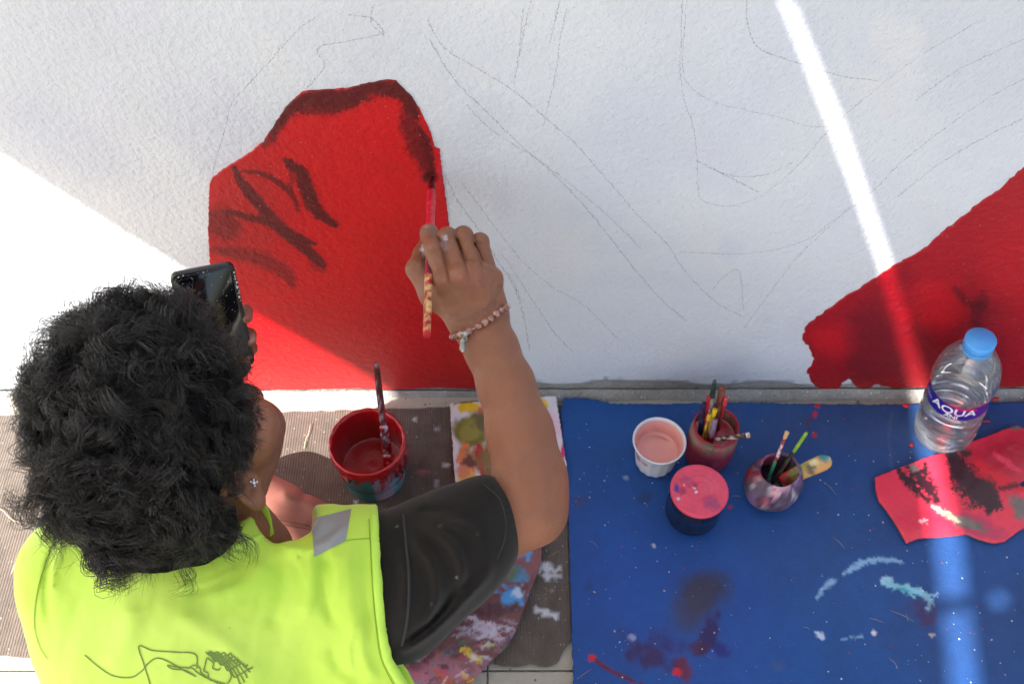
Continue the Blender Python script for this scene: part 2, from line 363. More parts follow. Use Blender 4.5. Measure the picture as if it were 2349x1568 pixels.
rops = [('e', 760, 860, 420, 90, 0, lin((206, 30, 34), 1.0), 1, .3, .6), ('e', 560, 500, 120, 150, 0, lin((170, 16, 22), 1.0), 1, .4, .75), ('e', 1060, 800, 90, 160, 0, lin((186, 8, 14), .95), 1, .3, .7), ('e', 840, 420, 160, 230, 0, lin((228, 12, 20), 1.0), 1, .3, .6),
        dk([(625, 300), (660, 255), (700, 232), (750, 228), (800, 226), (850, 205), (900, 202), (930, 222), (952, 262)], 21, .6, .9),
        dk([(690, 255), (760, 250), (830, 232)], 12, .7, 1.1, .8), dk([(935, 235), (942, 300), (965, 350), (985, 400)], 21, .9, 1.0, .85), dk([(640, 290), (605, 335)], 12, .8, 1.0, .8),
        dk([(960, 290), (980, 340), (995, 395)], 9, .8, .9), dk([(537, 386), (552, 415), (590, 462), (640, 520), (690, 560), (722, 590), (742, 608)], 13, .35, .4),
        dk([(522, 484), (570, 498), (620, 512), (670, 536), (722, 560)], 9, .6, .8, .95), dk([(655, 368), (690, 398), (705, 440), (722, 478), (768, 516)], 16, .5, .7), dk([(560, 392), (610, 402), (655, 430), (672, 450), (684, 482)], 7, .8, 1.0, .85),
        dk([(665, 395), (670, 420), (655, 430)], 6, .9, .9, .6), dk([(490, 572), (550, 582), (610, 598), (660, 630), (672, 655)], 15, 1.0, .5, .7), dk([(715, 590), (740, 615)], 18, 1.0, .5, .5),
        ('e', 508, 515, 38, 44, 20, DRK, .7, .6, .75), ('e', 985, 405, 18, 12, 0, lin((80, 5, 12)), .8, .3), ('e', 1012, 390, 8, 45, 5, lin((225, 40, 60)), .9, .5, .6)]
wall_sheet('red_paint_patch', redpoly, .003, .0024, .0009, RED, rops, m_red, 'red painted petal shape with dark brush strokes', 3)
red2 = [(2640, 250), (2500, 300), (2349, 385), (2300, 428), (2200, 503), (2110, 578), (2060, 604), (2000, 643), (1930, 688), (1870, 730), (1848, 750), (1841, 776), (1858, 800), (1868, 826), (1853, 852), (1862, 878), (1882, 895), (1920, 898), (1932, 878), (1948, 868), (1962, 884), (1985, 897), (2010, 880), (2060, 892), (2100, 886), (2150, 892), (2230, 884), (2290, 889), (2349, 887), (2500, 890), (2640, 889)]
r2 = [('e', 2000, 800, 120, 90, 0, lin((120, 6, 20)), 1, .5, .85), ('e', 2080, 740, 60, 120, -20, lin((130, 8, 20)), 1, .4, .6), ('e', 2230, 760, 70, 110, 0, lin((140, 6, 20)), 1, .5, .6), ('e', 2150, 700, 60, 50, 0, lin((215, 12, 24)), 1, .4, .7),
      dk([(2190, 660), (2215, 690), (2250, 705), (2265, 680)], 10, 1, .5, .7), dk([(2255, 670), (2240, 720), (2245, 780)], 12, 1, .5, .6), ('e', 2330, 600, 70, 120, 0, lin((196, 12, 22)), 1, .4, .6), ('e', 1900, 780, 50, 40, 0, lin((225, 10, 22)), 1, .4, .6)]
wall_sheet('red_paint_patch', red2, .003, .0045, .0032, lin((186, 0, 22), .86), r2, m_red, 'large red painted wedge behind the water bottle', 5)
# pencil sketch: thin graphite ribbons lying on the paint
pl = [[(725, 40), (690, 62), (655, 100), (610, 150), (560, 205), (530, 240), (515, 300), (500, 350), (490, 385), (486, 408)], [(800, 35), (850, 42), (880, 72), (868, 80), (800, 95), (740, 105), (728, 120), (745, 150), (720, 185), (700, 205)],
      [(858, 10), (850, 50), (880, 82)], [(980, 45), (1020, 110), (1100, 160), (1180, 210), (1250, 270), (1320, 330), (1400, 420), (1460, 490), (1530, 560), (1570, 620), (1640, 690), (1700, 725)],
      [(985, 90), (1040, 180), (1120, 260), (1190, 330), (1260, 390), (1320, 450), (1380, 520), (1450, 610), (1520, 690), (1575, 735)], [(1070, 240), (1130, 300), (1240, 370), (1330, 440), (1400, 500), (1470, 570)],
      [(1200, 20), (1195, 80), (1188, 140), (1178, 195)], [(1218, 0), (1205, 60), (1190, 130)], [(1300, 20), (1285, 90), (1275, 170), (1258, 240), (1246, 290)], [(1285, 0), (1270, 60), (1262, 100)],
      [(1565, 0), (1562, 100), (1560, 160), (1570, 230), (1590, 290), (1600, 380), (1605, 450), (1640, 470), (1690, 470), (1760, 440), (1830, 380), (1900, 300), (1990, 220), (2110, 130), (2260, 40)],
      [(1575, 0), (1566, 150), (1585, 200), (1640, 235), (1720, 255), (1790, 270), (1850, 288), (1900, 292)], [(1600, 370), (1650, 395), (1700, 405), (1760, 400), (1820, 372)], [(1615, 375), (1680, 410), (1740, 440)],
      [(1712, 0), (1716, 60), (1740, 110), (1800, 135), (1850, 150), (1930, 175), (2010, 185)], [(2349, 180), (2260, 230), (2160, 300), (2060, 380), (2000, 440), (1900, 515), (1860, 545), (1790, 570), (1700, 582), (1620, 580), (1560, 578)],
      [(1950, 475), (1880, 540), (1820, 600), (1760, 680), (1720, 735), (1708, 752)], [(1635, 665), (1660, 635), (1690, 618), (1700, 640), (1705, 710)], [(2349, 90), (2200, 160), (2100, 230)],
      [(1020, 400), (1050, 460), (1100, 530), (1150, 610), (1180, 660), (1200, 720), (1215, 805)], [(1060, 420), (1120, 500), (1200, 600), (1270, 660), (1340, 700), (1420, 780)], [(1150, 580), (1190, 640), (1230, 700), (1270, 760), (1315, 808)], [(1165, 625), (1180, 650), (1195, 690)],
      [(2349, 270), (2250, 320), (2150, 380), (2060, 450)]]
parts = []; r_ = random.Random(4)
for L_ in pl:
    p = cr(L_, 14); wv = .00036 + .0004 * r_.random()
    for rep in range(1):
        q = np.array([wl(a + 1.2 * math.sin(i * 2.1) + r_.uniform(-1.2, 1.2), b_ + r_.uniform(-1.2, 1.2), .0024) for i, (a, b_) in enumerate(p)])
        V = []; F = []
        for i in range(len(q)):
            t = q[min(i + 1, len(q) - 1)] - q[max(i - 1, 0)]; t /= np.linalg.norm(t); s_ = np.cross(t, (0, -1, 0)); ww = wv * (.5 + 1.1 * r_.random())
            V += [q[i] - s_ * ww, q[i] + s_ * ww]
            if i: F.append((2 * i - 2, 2 * i - 1, 2 * i + 1, 2 * i))
        parts.append((V, F))
V, F = join(parts); obj('pencil_sketch', V, F, m_pencil, wall)
# mortar fillet along the foot of the wall
xs = np.arange(-1.5, 1.8, .008); V = []; F = []
for i, x in enumerate(xs):
    k = .4 + .6 * (1 if x > 0 else .2); hgt = (.010 + .006 * float(fbm(x * 100, 0, 9, 2))) * k; dp_ = (.014 + .014 * float(fbm(x * 100, 5, 12, 3))) * k
    V += [(x, D - dp_ - .003, -.004), (x, D - dp_, .002), (x, D - dp_ * .55, hgt * .55 + .001 * rng.random()), (x, D - .0036, hgt)]
    if i:
        for j in range(3): F.append((4 * i - 4 + j, 4 * i + j, 4 * i + j + 1, 4 * i - 3 + j))
obj('mortar_fillet', V, F, m_cement, wall)
# unseen sheet added to block the sun; edge and slits shaped from lit areas
ZC = 1.95
def back(p): p = np.array(p); return p - SUN * ((ZC - p[2]) / -SUN[2]) * 1.0 if False else p + (-SUN) * ((ZC - p[2]) / (-SUN[2]))
E = [back(wl(-250, 195)), back(wl(0, 350)), back(wl(300, 540)), back(wl(600, 720)), back(wl(800, 830)), back(wl(905, 897)), back(gr(908, 1000)), back(gr(905, 1200)), back(gr(900, 1568)), back(gr(900, 1900))]
SLl = [back(wl(1793, 0)), back(wl(1912, 300)), back(wl(1985, 500)), back(wl(2020, 600)), back(wl(2098, 895)), back(gr(2150, 1230)), back(gr(2165, 1362))]
SLr = [back(wl(1821, 0)), back(wl(1932, 270)), back(wl(2041, 590)), back(wl(2134, 895)), back(gr(2215, 1225)), back(gr(2232, 1362))]
S2l = [back(gr(2169, 1390)), back(gr(2188, 1568)), back(gr(2200, 1700))]; S2r = [back(gr(2236, 1390)), back(gr(2258, 1568)), back(gr(2270, 1700))]
if True:
    q = [p[:2] for p in E]; l1 = [p[:2] for p in SLl]; r1 = [p[:2] for p in SLr]; l2 = [p[:2] for p in S2l]; r2_ = [p[:2] for p in S2r]
    ytop = .55; ybot = -1.75; xr = .75
    outer = [np.array([q[0][0] - .25, ytop])] + q + [np.array([q[-1][0], ybot]), np.array([xr, ybot]), np.array([xr, ytop]), np.array([l1[0][0] + .1, ytop])]
    pts = []; ed = []
    def ring(R):
        n = len(pts); pts.extend(Vector((float(a[0]), float(a[1]))) for a in R); ed.extend((n + i, n + (i + 1) % len(R)) for i in range(len(R)))
    ring(outer); h1 = l1 + r1[::-1]; h2 = l2 + r2_[::-1]; ring(h1); ring(h2)
    hs = back(gr(2300, 1367))[:2]; h3 = [hs + np.array([math.cos(a) * .014, math.sin(a) * .012]) for a in np.linspace(0, 2 * math.pi, 10, endpoint=False)]; ring(h3)
    v, e, f, *_ = delaunay_2d_cdt(pts, ed, [], 1, 1e-6); v = np.array([(a.x, a.y) for a in v]); F = []
    for t in f:
        c = v[list(t)].mean(0)
        if not any(inside(np.array([c[0]]), np.array([c[1]]), [tuple(z) for z in hh])[0] for hh in (h1, h2, h3)): F.append(tuple(t))
    V = np.c_[v, np.full(len(v), ZC)]; V, F = fin(v, F, lambda a: np.c_[a, np.full(len(a), ZC)], (0, 0, 1), .004)
    cn = struct(obj('sun_blocker', V, F, m_blocker, smooth=False, base=(0, 0, 0)))
# ------------------------------------------------------------------ carpet, mat, boards
unG = lambda P: P[:, [0, 1]]
def ground_sheet(poly, z, step, jit, thick, base, ops, relief=None, seed=0):
    v, F, k = sheet(poly, lambda a, b_: gr(a, b_, z), unG, step, jit, jseed=seed)
    rel = relief(v) if relief else None
    V, F = fin(v, F, lambda q: np.c_[q, np.full(len(q), z)], (0, 0, 1), thick, rel)
    return V, F, paint(V, base, ops)
CB = lin((102, 90, 82), 1.2)
wht = lin((225, 225, 235))
cops = [('e', 1004, 982, 7, 4, -50, wht, .4, .3), ('e', 1005, 1109, 7, 5, 0, wht, .4, .2), ('e', 968, 1082, 9, 6, 0, lin((200, 110, 130)), .4, .3), ('e', 987, 1082, 5, 3, 0, lin((150, 110, 110)), .5, .3), ('l', [(1018, 1061), (1034, 1072)], 5, wht, .4, .2),
        ('e', 949, 962, 4, 4, 0, wht, .5, .2), ('e', 955, 960, 3, 3, 0, wht, .5, .2), ('l', [(1224, 1292), (1240, 1306), (1255, 1298), (1270, 1312), (1285, 1302)], 9, wht, .3, 1.0), ('l', [(1232, 1310), (1260, 1318), (1284, 1315)], 9, wht, .3, 1.2),
        ('l', [(1228, 1396), (1246, 1400), (1262, 1408), (1280, 1415)], 7, wht, .4, 1.0), ('e', 1235, 1398, 8, 6, 0, wht, .3, .4), ('e', 1232, 1020, 3, 3, 0, wht, .4, .2)] + splats(60, 640, 1310, 930, 1520, [wht, lin((170, 160, 160))], 1.2, 2.5, 9)
cpoly = [(-500, 958), (0, 952), (300, 950), (620, 946), (760, 942), (900, 937), (1040, 932), (1288, 927), (1296, 1010), (1304, 1200), (1312, 1380), (1310, 1470), (1290, 1490), (1282, 1515), (1255, 1528), (1225, 1522), (1180, 1526), (1110, 1520), (900, 1518), (500, 1512), (100, 1508), (0, 1502), (-500, 1498)]
V, F, c = ground_sheet(cpoly, .006, .006, .0012, .005, CB, cops, lambda v: .0012 * (fbm(v[:, 0] * 100, v[:, 1] * 100, 9, 1) - .5), 1)
tag(obj('carpet', V, F, m_carpet, cols=c), 'brown ribbed carpet runner laid along the foot of the wall', 'carpet')
MB = lin((12, 78, 152), 1.05)
pale = lin((140, 185, 225)); mb2 = lin((52, 44, 62)); pur = lin((46, 26, 92))
mops = [('e', 2150, 1250, 420, 260, 0, lin((40, 80, 140), 1.1), 1, .4, .7), ('e', 1500, 1400, 260, 260, 0, lin((26, 72, 156), 1.15), 1, .4, .6), ('e', 1960, 980, 320, 60, 0, lin((52, 84, 134), 1.1), 1, .5, .7), ('e', 2270, 1450, 200, 150, 0, lin((34, 68, 122), 1.1), 1, .4, .7),
        ('e', 1610, 1360, 62, 44, -35, lin((58, 50, 66)), 1.0, .5, .85), ('e', 1580, 1410, 40, 40, -50, lin((66, 60, 78)), 1.1, .6, .5), ('e', 1628, 1452, 20, 48, 18, pur, .4, .4, .9), ('e', 1605, 1485, 24, 16, 0, lin((80, 24, 60)), .8, .7, .8),
        ('e', 1490, 1500, 62, 26, 25, lin((60, 26, 80)), .9, .9, .85), ('e', 1530, 1470, 40, 20, 20, lin((50, 30, 100)), .9, .9, .6), ('e', 1655, 1490, 22, 14, 30, lin((36, 24, 120)), .7, .5, .8), ('e', 1450, 1460, 9, 9, 0, lin((150, 160, 210)), .6, .5),
        ('e', 1568, 1530, 16, 30, -20, lin((110, 16, 40)), .8, .6, .8), ('e', 1555, 1540, 10, 9, 0, lin((215, 20, 36)), .4, .5), ('l', [(1356, 1506), (1366, 1514), (1400, 1536), (1440, 1556), (1475, 1568)], 4, lin((120, 20, 50)), .5, .4), ('e', 1358, 1508, 8, 8, 0, lin((230, 20, 40)), .4, .4),
        ('l', [(1935, 1316), (1960, 1296), (2000, 1284), (2040, 1282), (2072, 1290)], 6, pale, .8, 1.0), ('l', [(1940, 1312), (1990, 1288)], 5, pale, .6, .8), ('e', 1906, 1335, 14, 8, -30, pale, .5, .6), ('l', [(1872, 1374), (1886, 1352), (1898, 1342)], 5, pale, .7, 1.0),
        ('e', 2035, 1332, 15, 11, 20, lin((170, 215, 240)), .3, .4), ('l', [(2030, 1334), (2060, 1346), (2090, 1352), (2110, 1358), (2128, 1366)], 10, lin((140, 205, 225)), .4, .8), ('l', [(2118, 1362), (2132, 1380), (2128, 1400)], 7, lin((150, 195, 215)), .8, 1.2), ('l', [(2128, 1368), (2150, 1362)], 4, pale, .8, 1.2, .7),
        ('l', [(2060, 1348), (2090, 1356)], 5, lin((70, 170, 190)), .5, .6), ('l', [(1874, 1450), (1890, 1462)], 9, lin((190, 205, 235)), .4, .5), ('e', 2004, 1450, 6, 6, 0, wht, .4, .3), ('e', 2137, 1455, 6, 5, 0, lin((200, 185, 180)), .3, .2), ('l', [(1930, 1464), (1985, 1458)], 3, pale, .9, 1.5, .8),
        ('e', 2120, 1412, 30, 22, 30, lin((80, 30, 70)), 1, 1.2, .6), ('e', 1480, 1140, 16, 14, 0, lin((24, 50, 100)), 1, .8, .6), ('e', 1770, 1075, 40, 30, 0, lin((26, 58, 130)), 1, .6, .5), ('l', [(2046, 1080), (2040, 1000), (2048, 940)], 4, lin((80, 110, 150)), 1, .6, .5), ('e', 1785, 1525, 14, 12, 0, lin((60, 90, 150)), .8, .6, .7),
        ('e', 1436, 1095, 6, 5, 0, lin((140, 160, 210)), .6, .3), ('e', 1874, 930, 6, 5, 0, lin((230, 30, 60)), .3, .2), ('l', [(1872, 944), (1868, 958)], 4, lin((230, 30, 60)), .3, .2), ('e', 1868, 997, 5, 5, 0, lin((220, 30, 60)), .3, .2), ('l', [(1850, 978), (1858, 955)], 3, lin((110, 60, 80)), .8, .5), ('e', 1675, 1162, 4, 4, 0, lin((220, 30, 60)), .3, .2),
        ('e', 2080, 930, 7, 5, 20, lin((215, 20, 40)), .4, .4), ('e', 1350, 1340, 10, 14, 0, lin((26, 60, 120)), 1, .8, .6), ('e', 1330, 1150, 14, 10, 0, lin((90, 60, 100)), .8, .9, .4), ('e', 1500, 1250, 5, 4, 0, lin((190, 190, 200)), .4, .3)]
mpoly = [(1294, 912), (1340, 913), (1372, 918), (1400, 925), (1500, 927), (1700, 923), (1850, 926), (2000, 927), (2349, 922), (2560, 920), (2560, 1720), (1322, 1720), (1315, 1568), (1310, 1380), (1306, 1200), (1299, 1080), (1290, 1000), (1287, 940)]
V, F, c = ground_sheet(mpoly, .012, .0033, .0012, .0045, MB, mops, lambda v: .003 * (fbm(v[:, 0] * 100, v[:, 1] * 100, 22, 1) - .5), 2)
tag(obj('floor_mat', V, F, m_mat, cols=c), 'blue foam mat flecked with paint, under the jars and the water bottle', 'mat')
def drops(n, box_, cols, z, parent, seed, r0=.0006, r1=.0022, poly=None):
    r = random.Random(seed); V = []; F = []; cc = []
    for _ in range(n):
        x, y = r.uniform(box_[0], box_[1]), r.uniform(box_[2], box_[3])
        if poly is not None and not inside(np.array([x]), np.array([y]), poly)[0]: continue
        c0 = gr(x, y, z); rr_ = r0 + (r1 - r0) * r.random() ** 3; e_ = r.uniform(.6, 1.0); a0 = r.uniform(0, 6.28); k = len(V); m = 7; col = r.choice(cols)
        V.append(c0 + np.array([0, 0, rr_ * .35])); cc.append(col)
        for q in range(m):
            th = 6.283 * q / m; w_ = rr_ * r.uniform(.65, 1.2); u, v_ = math.cos(th) * w_, math.sin(th) * w_ * e_
            V.append(c0 + np.array([u * math.cos(a0) - v_ * math.sin(a0), u * math.sin(a0) + v_ * math.cos(a0), -.0008])); cc.append(col); F.append((k, k + 1 + q, k + 1 + (q + 1) % m))
    o = obj('paint_drops', V, F, m_paintdry, parent, cols=np.array(cc)); o['kind'] = 'stuff'
dc = [lin((190, 195, 215)), lin((150, 165, 205)), lin((225, 222, 225)), lin((170, 40, 60)), lin((200, 170, 150)), lin((120, 150, 190))]
drops(230, (1300, 2349, 915, 1568), dc, .0128, bpy.data.objects['floor_mat'], 3, poly=mpoly)
drops(90, (640, 1310, 930, 1520), dc, .0068, bpy.data.objects['carpet'], 4, poly=cpoly)
# first palette: white board with many colours under the forearm
ppoly = [(1033, 925), (1080, 919), (1150, 916), (1275, 908), (1288, 990), (1300, 1070), (1296, 1110), (1150, 1120), (1046, 1116), (1040, 1050), (1036, 980)]
ye = lin((235, 190, 30)); gn = lin((120, 115, 40)); orr = lin((235, 130, 70)); rd = lin((190, 20, 40)); tan = lin((170, 120, 80)); pk = lin((240, 150, 170))
pops = [('e', 1075, 934, 32, 12, 0, ye, .3, .5), ('e', 1120, 926, 30, 12, 0, lin((240, 200, 180)), .4, .5), ('e', 1110, 945, 14, 12, 0, lin((210, 110, 90)), .3, .5), ('e', 1078, 990, 42, 40, 0, gn, .25, .35), ('e', 1080, 985, 28, 26, 0, lin((150, 140, 60)), .4, .5), ('e', 1110, 965, 26, 22, 0, lin((110, 100, 60)), .6, .7),
        ('e', 1062, 1040, 12, 26, 20, orr, .4, .5), ('e', 1105, 1045, 40, 28, 0, tan, .5, .5), ('e', 1075, 1060, 18, 14, 0, lin((110, 60, 50)), .4, .6), ('l', [(1098, 1020), (1104, 1050), (1110, 1090)], 10, rd, .4, .9), ('e', 1118, 1085, 16, 12, 0, rd, .3, .4), ('e', 1082, 1076, 7, 7, 0, lin((210, 40, 30)), .3, .3),
        ('e', 1075, 1095, 20, 24, 10, lin((240, 160, 70)), .3, .5), ('e', 1066, 1100, 14, 22, 20, lin((240, 190, 30)), .3, .6), ('e', 1062, 1082, 16, 16, 0, lin((225, 140, 100)), .5, .5), ('e', 1130, 1060, 26, 50, 0, lin((130, 110, 60)), .6, .7, .8), ('e', 1120, 1105, 10, 6, 0, lin((235, 210, 60)), .4, .5),
        ('e', 1245, 925, 14, 14, 0, ye, .3, .5), ('e', 1270, 985, 20, 40, 0, lin((235, 200, 215)), .6, .6), ('e', 1290, 1040, 6, 30, 10, lin((220, 50, 110)), .5, .6), ('e', 1268, 990, 6, 8, 0, rd, .4, .4), ('l', [(1040, 925), (1100, 918)], 3, lin((120, 110, 80)), .6, .6)]
V, F, c = ground_sheet(ppoly, .018, .0024, .0012, .009, lin((226, 220, 226)), pops, lambda v: .0012 * fbm(v[:, 0] * 1000, v[:, 1] * 1000, 9, 2), 3)
tag(obj('paint_palette', V, F, m_paint, cols=c), 'white palette board with yellow, olive and orange paint, under the forearm', 'palette')
# second palette: maroon board under the sleeve
mar = lin((112, 62, 66))
p2 = [(1244, 1235), (1241, 1290), (1226, 1330), (1200, 1400), (1185, 1440), (1166, 1478), (1110, 1530), (1075, 1570), (1030, 1625), (900, 1650), (880, 1500), (1000, 1380), (1130, 1260), (1200, 1215)]
r_ = random.Random(8)
o2 = [('e', 1190, 1290, 60, 40, -20, lin((150, 84, 92)), 1, .5, .8), ('e', 1010, 1540, 90, 40, 10, lin((196, 120, 140)), .7, .8, .9), ('e', 1185, 1272, 30, 9, -8, lin((70, 140, 205)), .4, .7), ('e', 1212, 1276, 5, 14, 15, lin((80, 150, 215)), .4, .4), ('e', 1186, 1315, 26, 16, 10, lin((70, 140, 190)), .6, .6), ('e', 1172, 1312, 12, 14, 0, lin((80, 140, 90)), .5, .5),
      ('e', 1145, 1318, 50, 20, -20, lin((92, 92, 66)), .9, .7, .7), ('e', 1170, 1365, 30, 22, 0, lin((70, 160, 230)), .35, .8), ('e', 1188, 1360, 12, 12, 0, lin((190, 215, 240)), .6, .6), ('e', 1120, 1400, 60, 16, -8, lin((80, 36, 48)), .8, .8), ('l', [(1040, 1410), (1100, 1400), (1150, 1396)], 6, lin((90, 30, 50)), .7, .9), ('l', [(1056, 1486), (1080, 1500), (1110, 1520)], 9, lin((225, 190, 20)), .3, .7), ('e', 1120, 1478, 16, 5, -5, lin((190, 190, 140)), .5, .7),
      ('l', [(1000, 1535), (1020, 1560), (1050, 1566)], 9, lin((230, 95, 60)), .4, .6), ('l', [(1060, 1540), (1072, 1556), (1092, 1562)], 6, lin((230, 170, 40)), .4, .8), ('e', 1020, 1540, 8, 10, 0, lin((215, 90, 120)), .4, .6), ('e', 960, 1555, 40, 14, 10, lin((225, 130, 150)), .6, .9)]
for _ in range(110):
    x = r_.uniform(930, 1180); y = r_.uniform(1425, 1568); a = r_.uniform(-60, 20)
    o2.append(('e', x, y, r_.uniform(3, 17), r_.uniform(1.5, 5), a, lin(r_.choice([(225, 215, 225), (190, 160, 185), (225, 215, 225), (60, 56, 66), (80, 30, 44), (150, 110, 130), (60, 110, 70), (70, 80, 120), (200, 70, 90)])), .5, 1.0, r_.uniform(.5, 1.0)))
for _ in range(40): o2.append(('e', r_.gauss(1115, 30), r_.gauss(1448, 16), r_.uniform(5, 22), r_.uniform(2, 6), r_.uniform(-30, 30), lin((205, 190, 212)), .7, 1.1, r_.uniform(.3, .8)))
V, F, c = ground_sheet(p2, .020, .0024, .0010, .007, mar, o2, lambda v: .0015 * fbm(v[:, 0] * 1000, v[:, 1] * 1000, 12, 2), 4)
tag(obj('paint_palette', V, F, m_paint, cols=c), 'maroon palette board smeared with white, blue and yellow paint, beside the black sleeve', 'palette')
# red smeared cardboard
cp_ = [(2008, 1094), (2060, 1074), (2137, 1044), (2182, 1036), (2216, 1017), (2270, 998), (2332, 974), (2352, 984), (2372, 1010), (2420, 1020), (2440, 1090), (2350, 1100), (2338, 1112), (2372, 1122), (2390, 1160), (2351, 1207), (2306, 1240), (2283, 1244), (2250, 1236), (2219, 1223), (2159, 1229), (2107, 1233), (2081, 1244), (2066, 1218), (2051, 1192), (2033, 1166), (2017, 1147), (2010, 1120)]
hot = lin((240, 55, 82)); crim = lin((190, 20, 52)); dkb = lin((58, 24, 34))
co_ = [('e', 2300, 1060, 90, 60, -20, crim, .8, .4), ('l', [(2240, 1060), (2290, 1100), (2340, 1120)], 16, lin((225, 20, 44)), .7, .8), ('l', [(2280, 1040), (2340, 1080)], 8, lin((235, 60, 90)), .8, 1.0), ('l', [(2060, 1076), (2090, 1110), (2130, 1150)], 10, dkb, .5, .8), ('l', [(2085, 1070), (2112, 1095), (2150, 1146)], 17, dkb, .5, .8), ('l', [(2120, 1062), (2126, 1090)], 8, dkb, .6, 1.0),
       ('l', [(2186, 1046), (2208, 1095), (2240, 1130), (2285, 1156)], 32, dkb, .35, .6), ('e', 2262, 1130, 26, 30, 0, dkb, .4, .7), ('e', 2270, 1165, 10, 16, 0, dkb, .5, .7), ('e', 2215, 1040, 18, 10, -20, lin((70, 40, 44)), .5, .8), ('e', 2240, 1205, 70, 22, 15, lin((200, 50, 90)), .7, .7), ('e', 2220, 1200, 40, 12, 20, lin((110, 98, 92)), .6, .7), ('e', 2215, 1196, 30, 8, 25, lin((130, 118, 108)), .5, .6),
       ('l', [(2140, 1160), (2170, 1180), (2200, 1196)], 7, lin((225, 200, 170)), .5, .8), ('e', 2100, 1190, 60, 26, 0, lin((228, 40, 74)), .9, .5), ('e', 2118, 1194, 10, 5, 0, lin((245, 180, 190)), .5, 1.2), ('e', 2338, 1160, 18, 28, -20, lin((120, 110, 104)), .6, .8), ('l', [(2290, 1120), (2349, 1108)], 6, lin((110, 20, 36)), .8, 1.0), ('e', 2330, 980, 18, 6, 0, lin((110, 100, 96)), .4, .5), ('e', 2095, 1072, 12, 8, 30, lin((130, 120, 116)), .6, 1.0)]
V, F, c = ground_sheet(cp_, .022, .0024, .0006, .006, hot, co_, lambda v: .0008 * fbm(v[:, 0] * 1000, v[:, 1] * 1000, 16, 2), 5)
side = V[:, 2] < .0212; c[side] = lin((92, 74, 60))
tag(obj('cardboard_piece', V, F, m_card, cols=c), 'torn cardboard piece smeared with hot pink and black paint, in front of the water bottle', 'cardboard')
# ------------------------------------------------------------------ pots
def tilted(prof_fn): pass
MZ = .0125
def top_at(px, py, h): return gr(px, py, MZ + h)[:2]
def lathe_obj(name, prof, c, m, parent, seg=44, wob=None, cols=None, ops=None, base=None, close=False):
    V, F = lathe(prof, c, seg, wob=wob, close=close)
    cc = None
    if ops is not None: cc = paint(V, base, ops)
    return obj(name, V, F, m, parent, cols=cc)
# bucket
bx = gr(842, 1012, .118)[:2]; bc = (bx[0], bx[1], .0062)
t = thing('paint_bucket', 'small teal bucket full of red paint, its rim crusted in red, on the carpet', 'bucket', bc)
prof = [(.0, .0), (.046, .0), (.0475, .002), (.049, .02), (.0515, .06), (.054, .095), (.0545, .1)]
prof = [prof[0], prof[1]] + [(np.interp(z, [.002, .1], [.0475, .0548]), z) for z in np.linspace(.002, .1, 26)]
V, F = lathe(prof, bc, 90)
teal = lin((50, 160, 158)); lw = lin((190, 182, 205)); rr = lin((190, 10, 24))
bo = [('e', 880, 1110, 24, 60, -8, lw, .15, .2), ('l', [(905, 1085), (925, 1070)], 6, lin((150, 195, 215)), .5, .5), ('l', [(900, 1105), (930, 1085)], 5, lin((110, 185, 200)), .4, .5)]
for x in range(752, 935, 9):
    yy = 1045 + 48 * math.sqrt(max(0, 1 - ((x - 842) / 88) ** 2)); ln = 4 + 26 * float(n2(x, 0, 7, 2)) ** 2.0 + (12 if x > 860 else 0)
    bo.append(('l', [(x, yy - 12), (x + 1.5, yy + ln)], 5.5, rr, .35, .8))
bo += splats(16, 850, 930, 1060, 1125, [rr, lw, lin((60, 150, 170))], 2, 5, 6, 2)
obj('bucket_shell', V, F, m_bucket, t, cols=paint(V, teal, bo))
wob = lambda a, z, i: .018 * (float(n2(a * 3, i, 1.1, 2)) - .5) + .01 * math.sin(a * 17 + i)
V, F = lathe([(.0545, .088), (.0575, .090), (.0592, .096), (.059, .102), (.0585, .108), (.0585, .112), (.0565, .1145), (.0535, .113), (.0520, .108), (.0512, .09), (.0495, .06), (.0485, .03)], bc, 110, wob=wob); obj('bucket_rim', V, F, m_bucketred, t)
def surf(a, z, i): return .04 * math.sin(a * 3 + i)
V, F = lathe([(.0515, .036), (.0495, .033), (.046, .0325), (.040, .033), (.030, .0325), (.022, .0345), (.014, .0315), (.006, .0335), (.0005, .033)], bc, 80); obj('red_paint', V, F, m_bucketred, t)
for k in range(9):
    a = rng.uniform(-2.6, .3); q = np.array(bc) + np.array([math.cos(a) * .0573, math.sin(a) * .0573, 0]); ln = rng.uniform(.012, .035); out = np.array([math.cos(a), math.sin(a), 0])
    V, F = tube([q + np.array([0, 0, .094]), q + np.array([0, 0, .094 - ln * .5]) - out * .001, q + np.array([0, 0, .094 - ln]) - out * .0022], [.003, .0022, .003], 8); obj('paint_drip', V, F, m_bucketred, t)
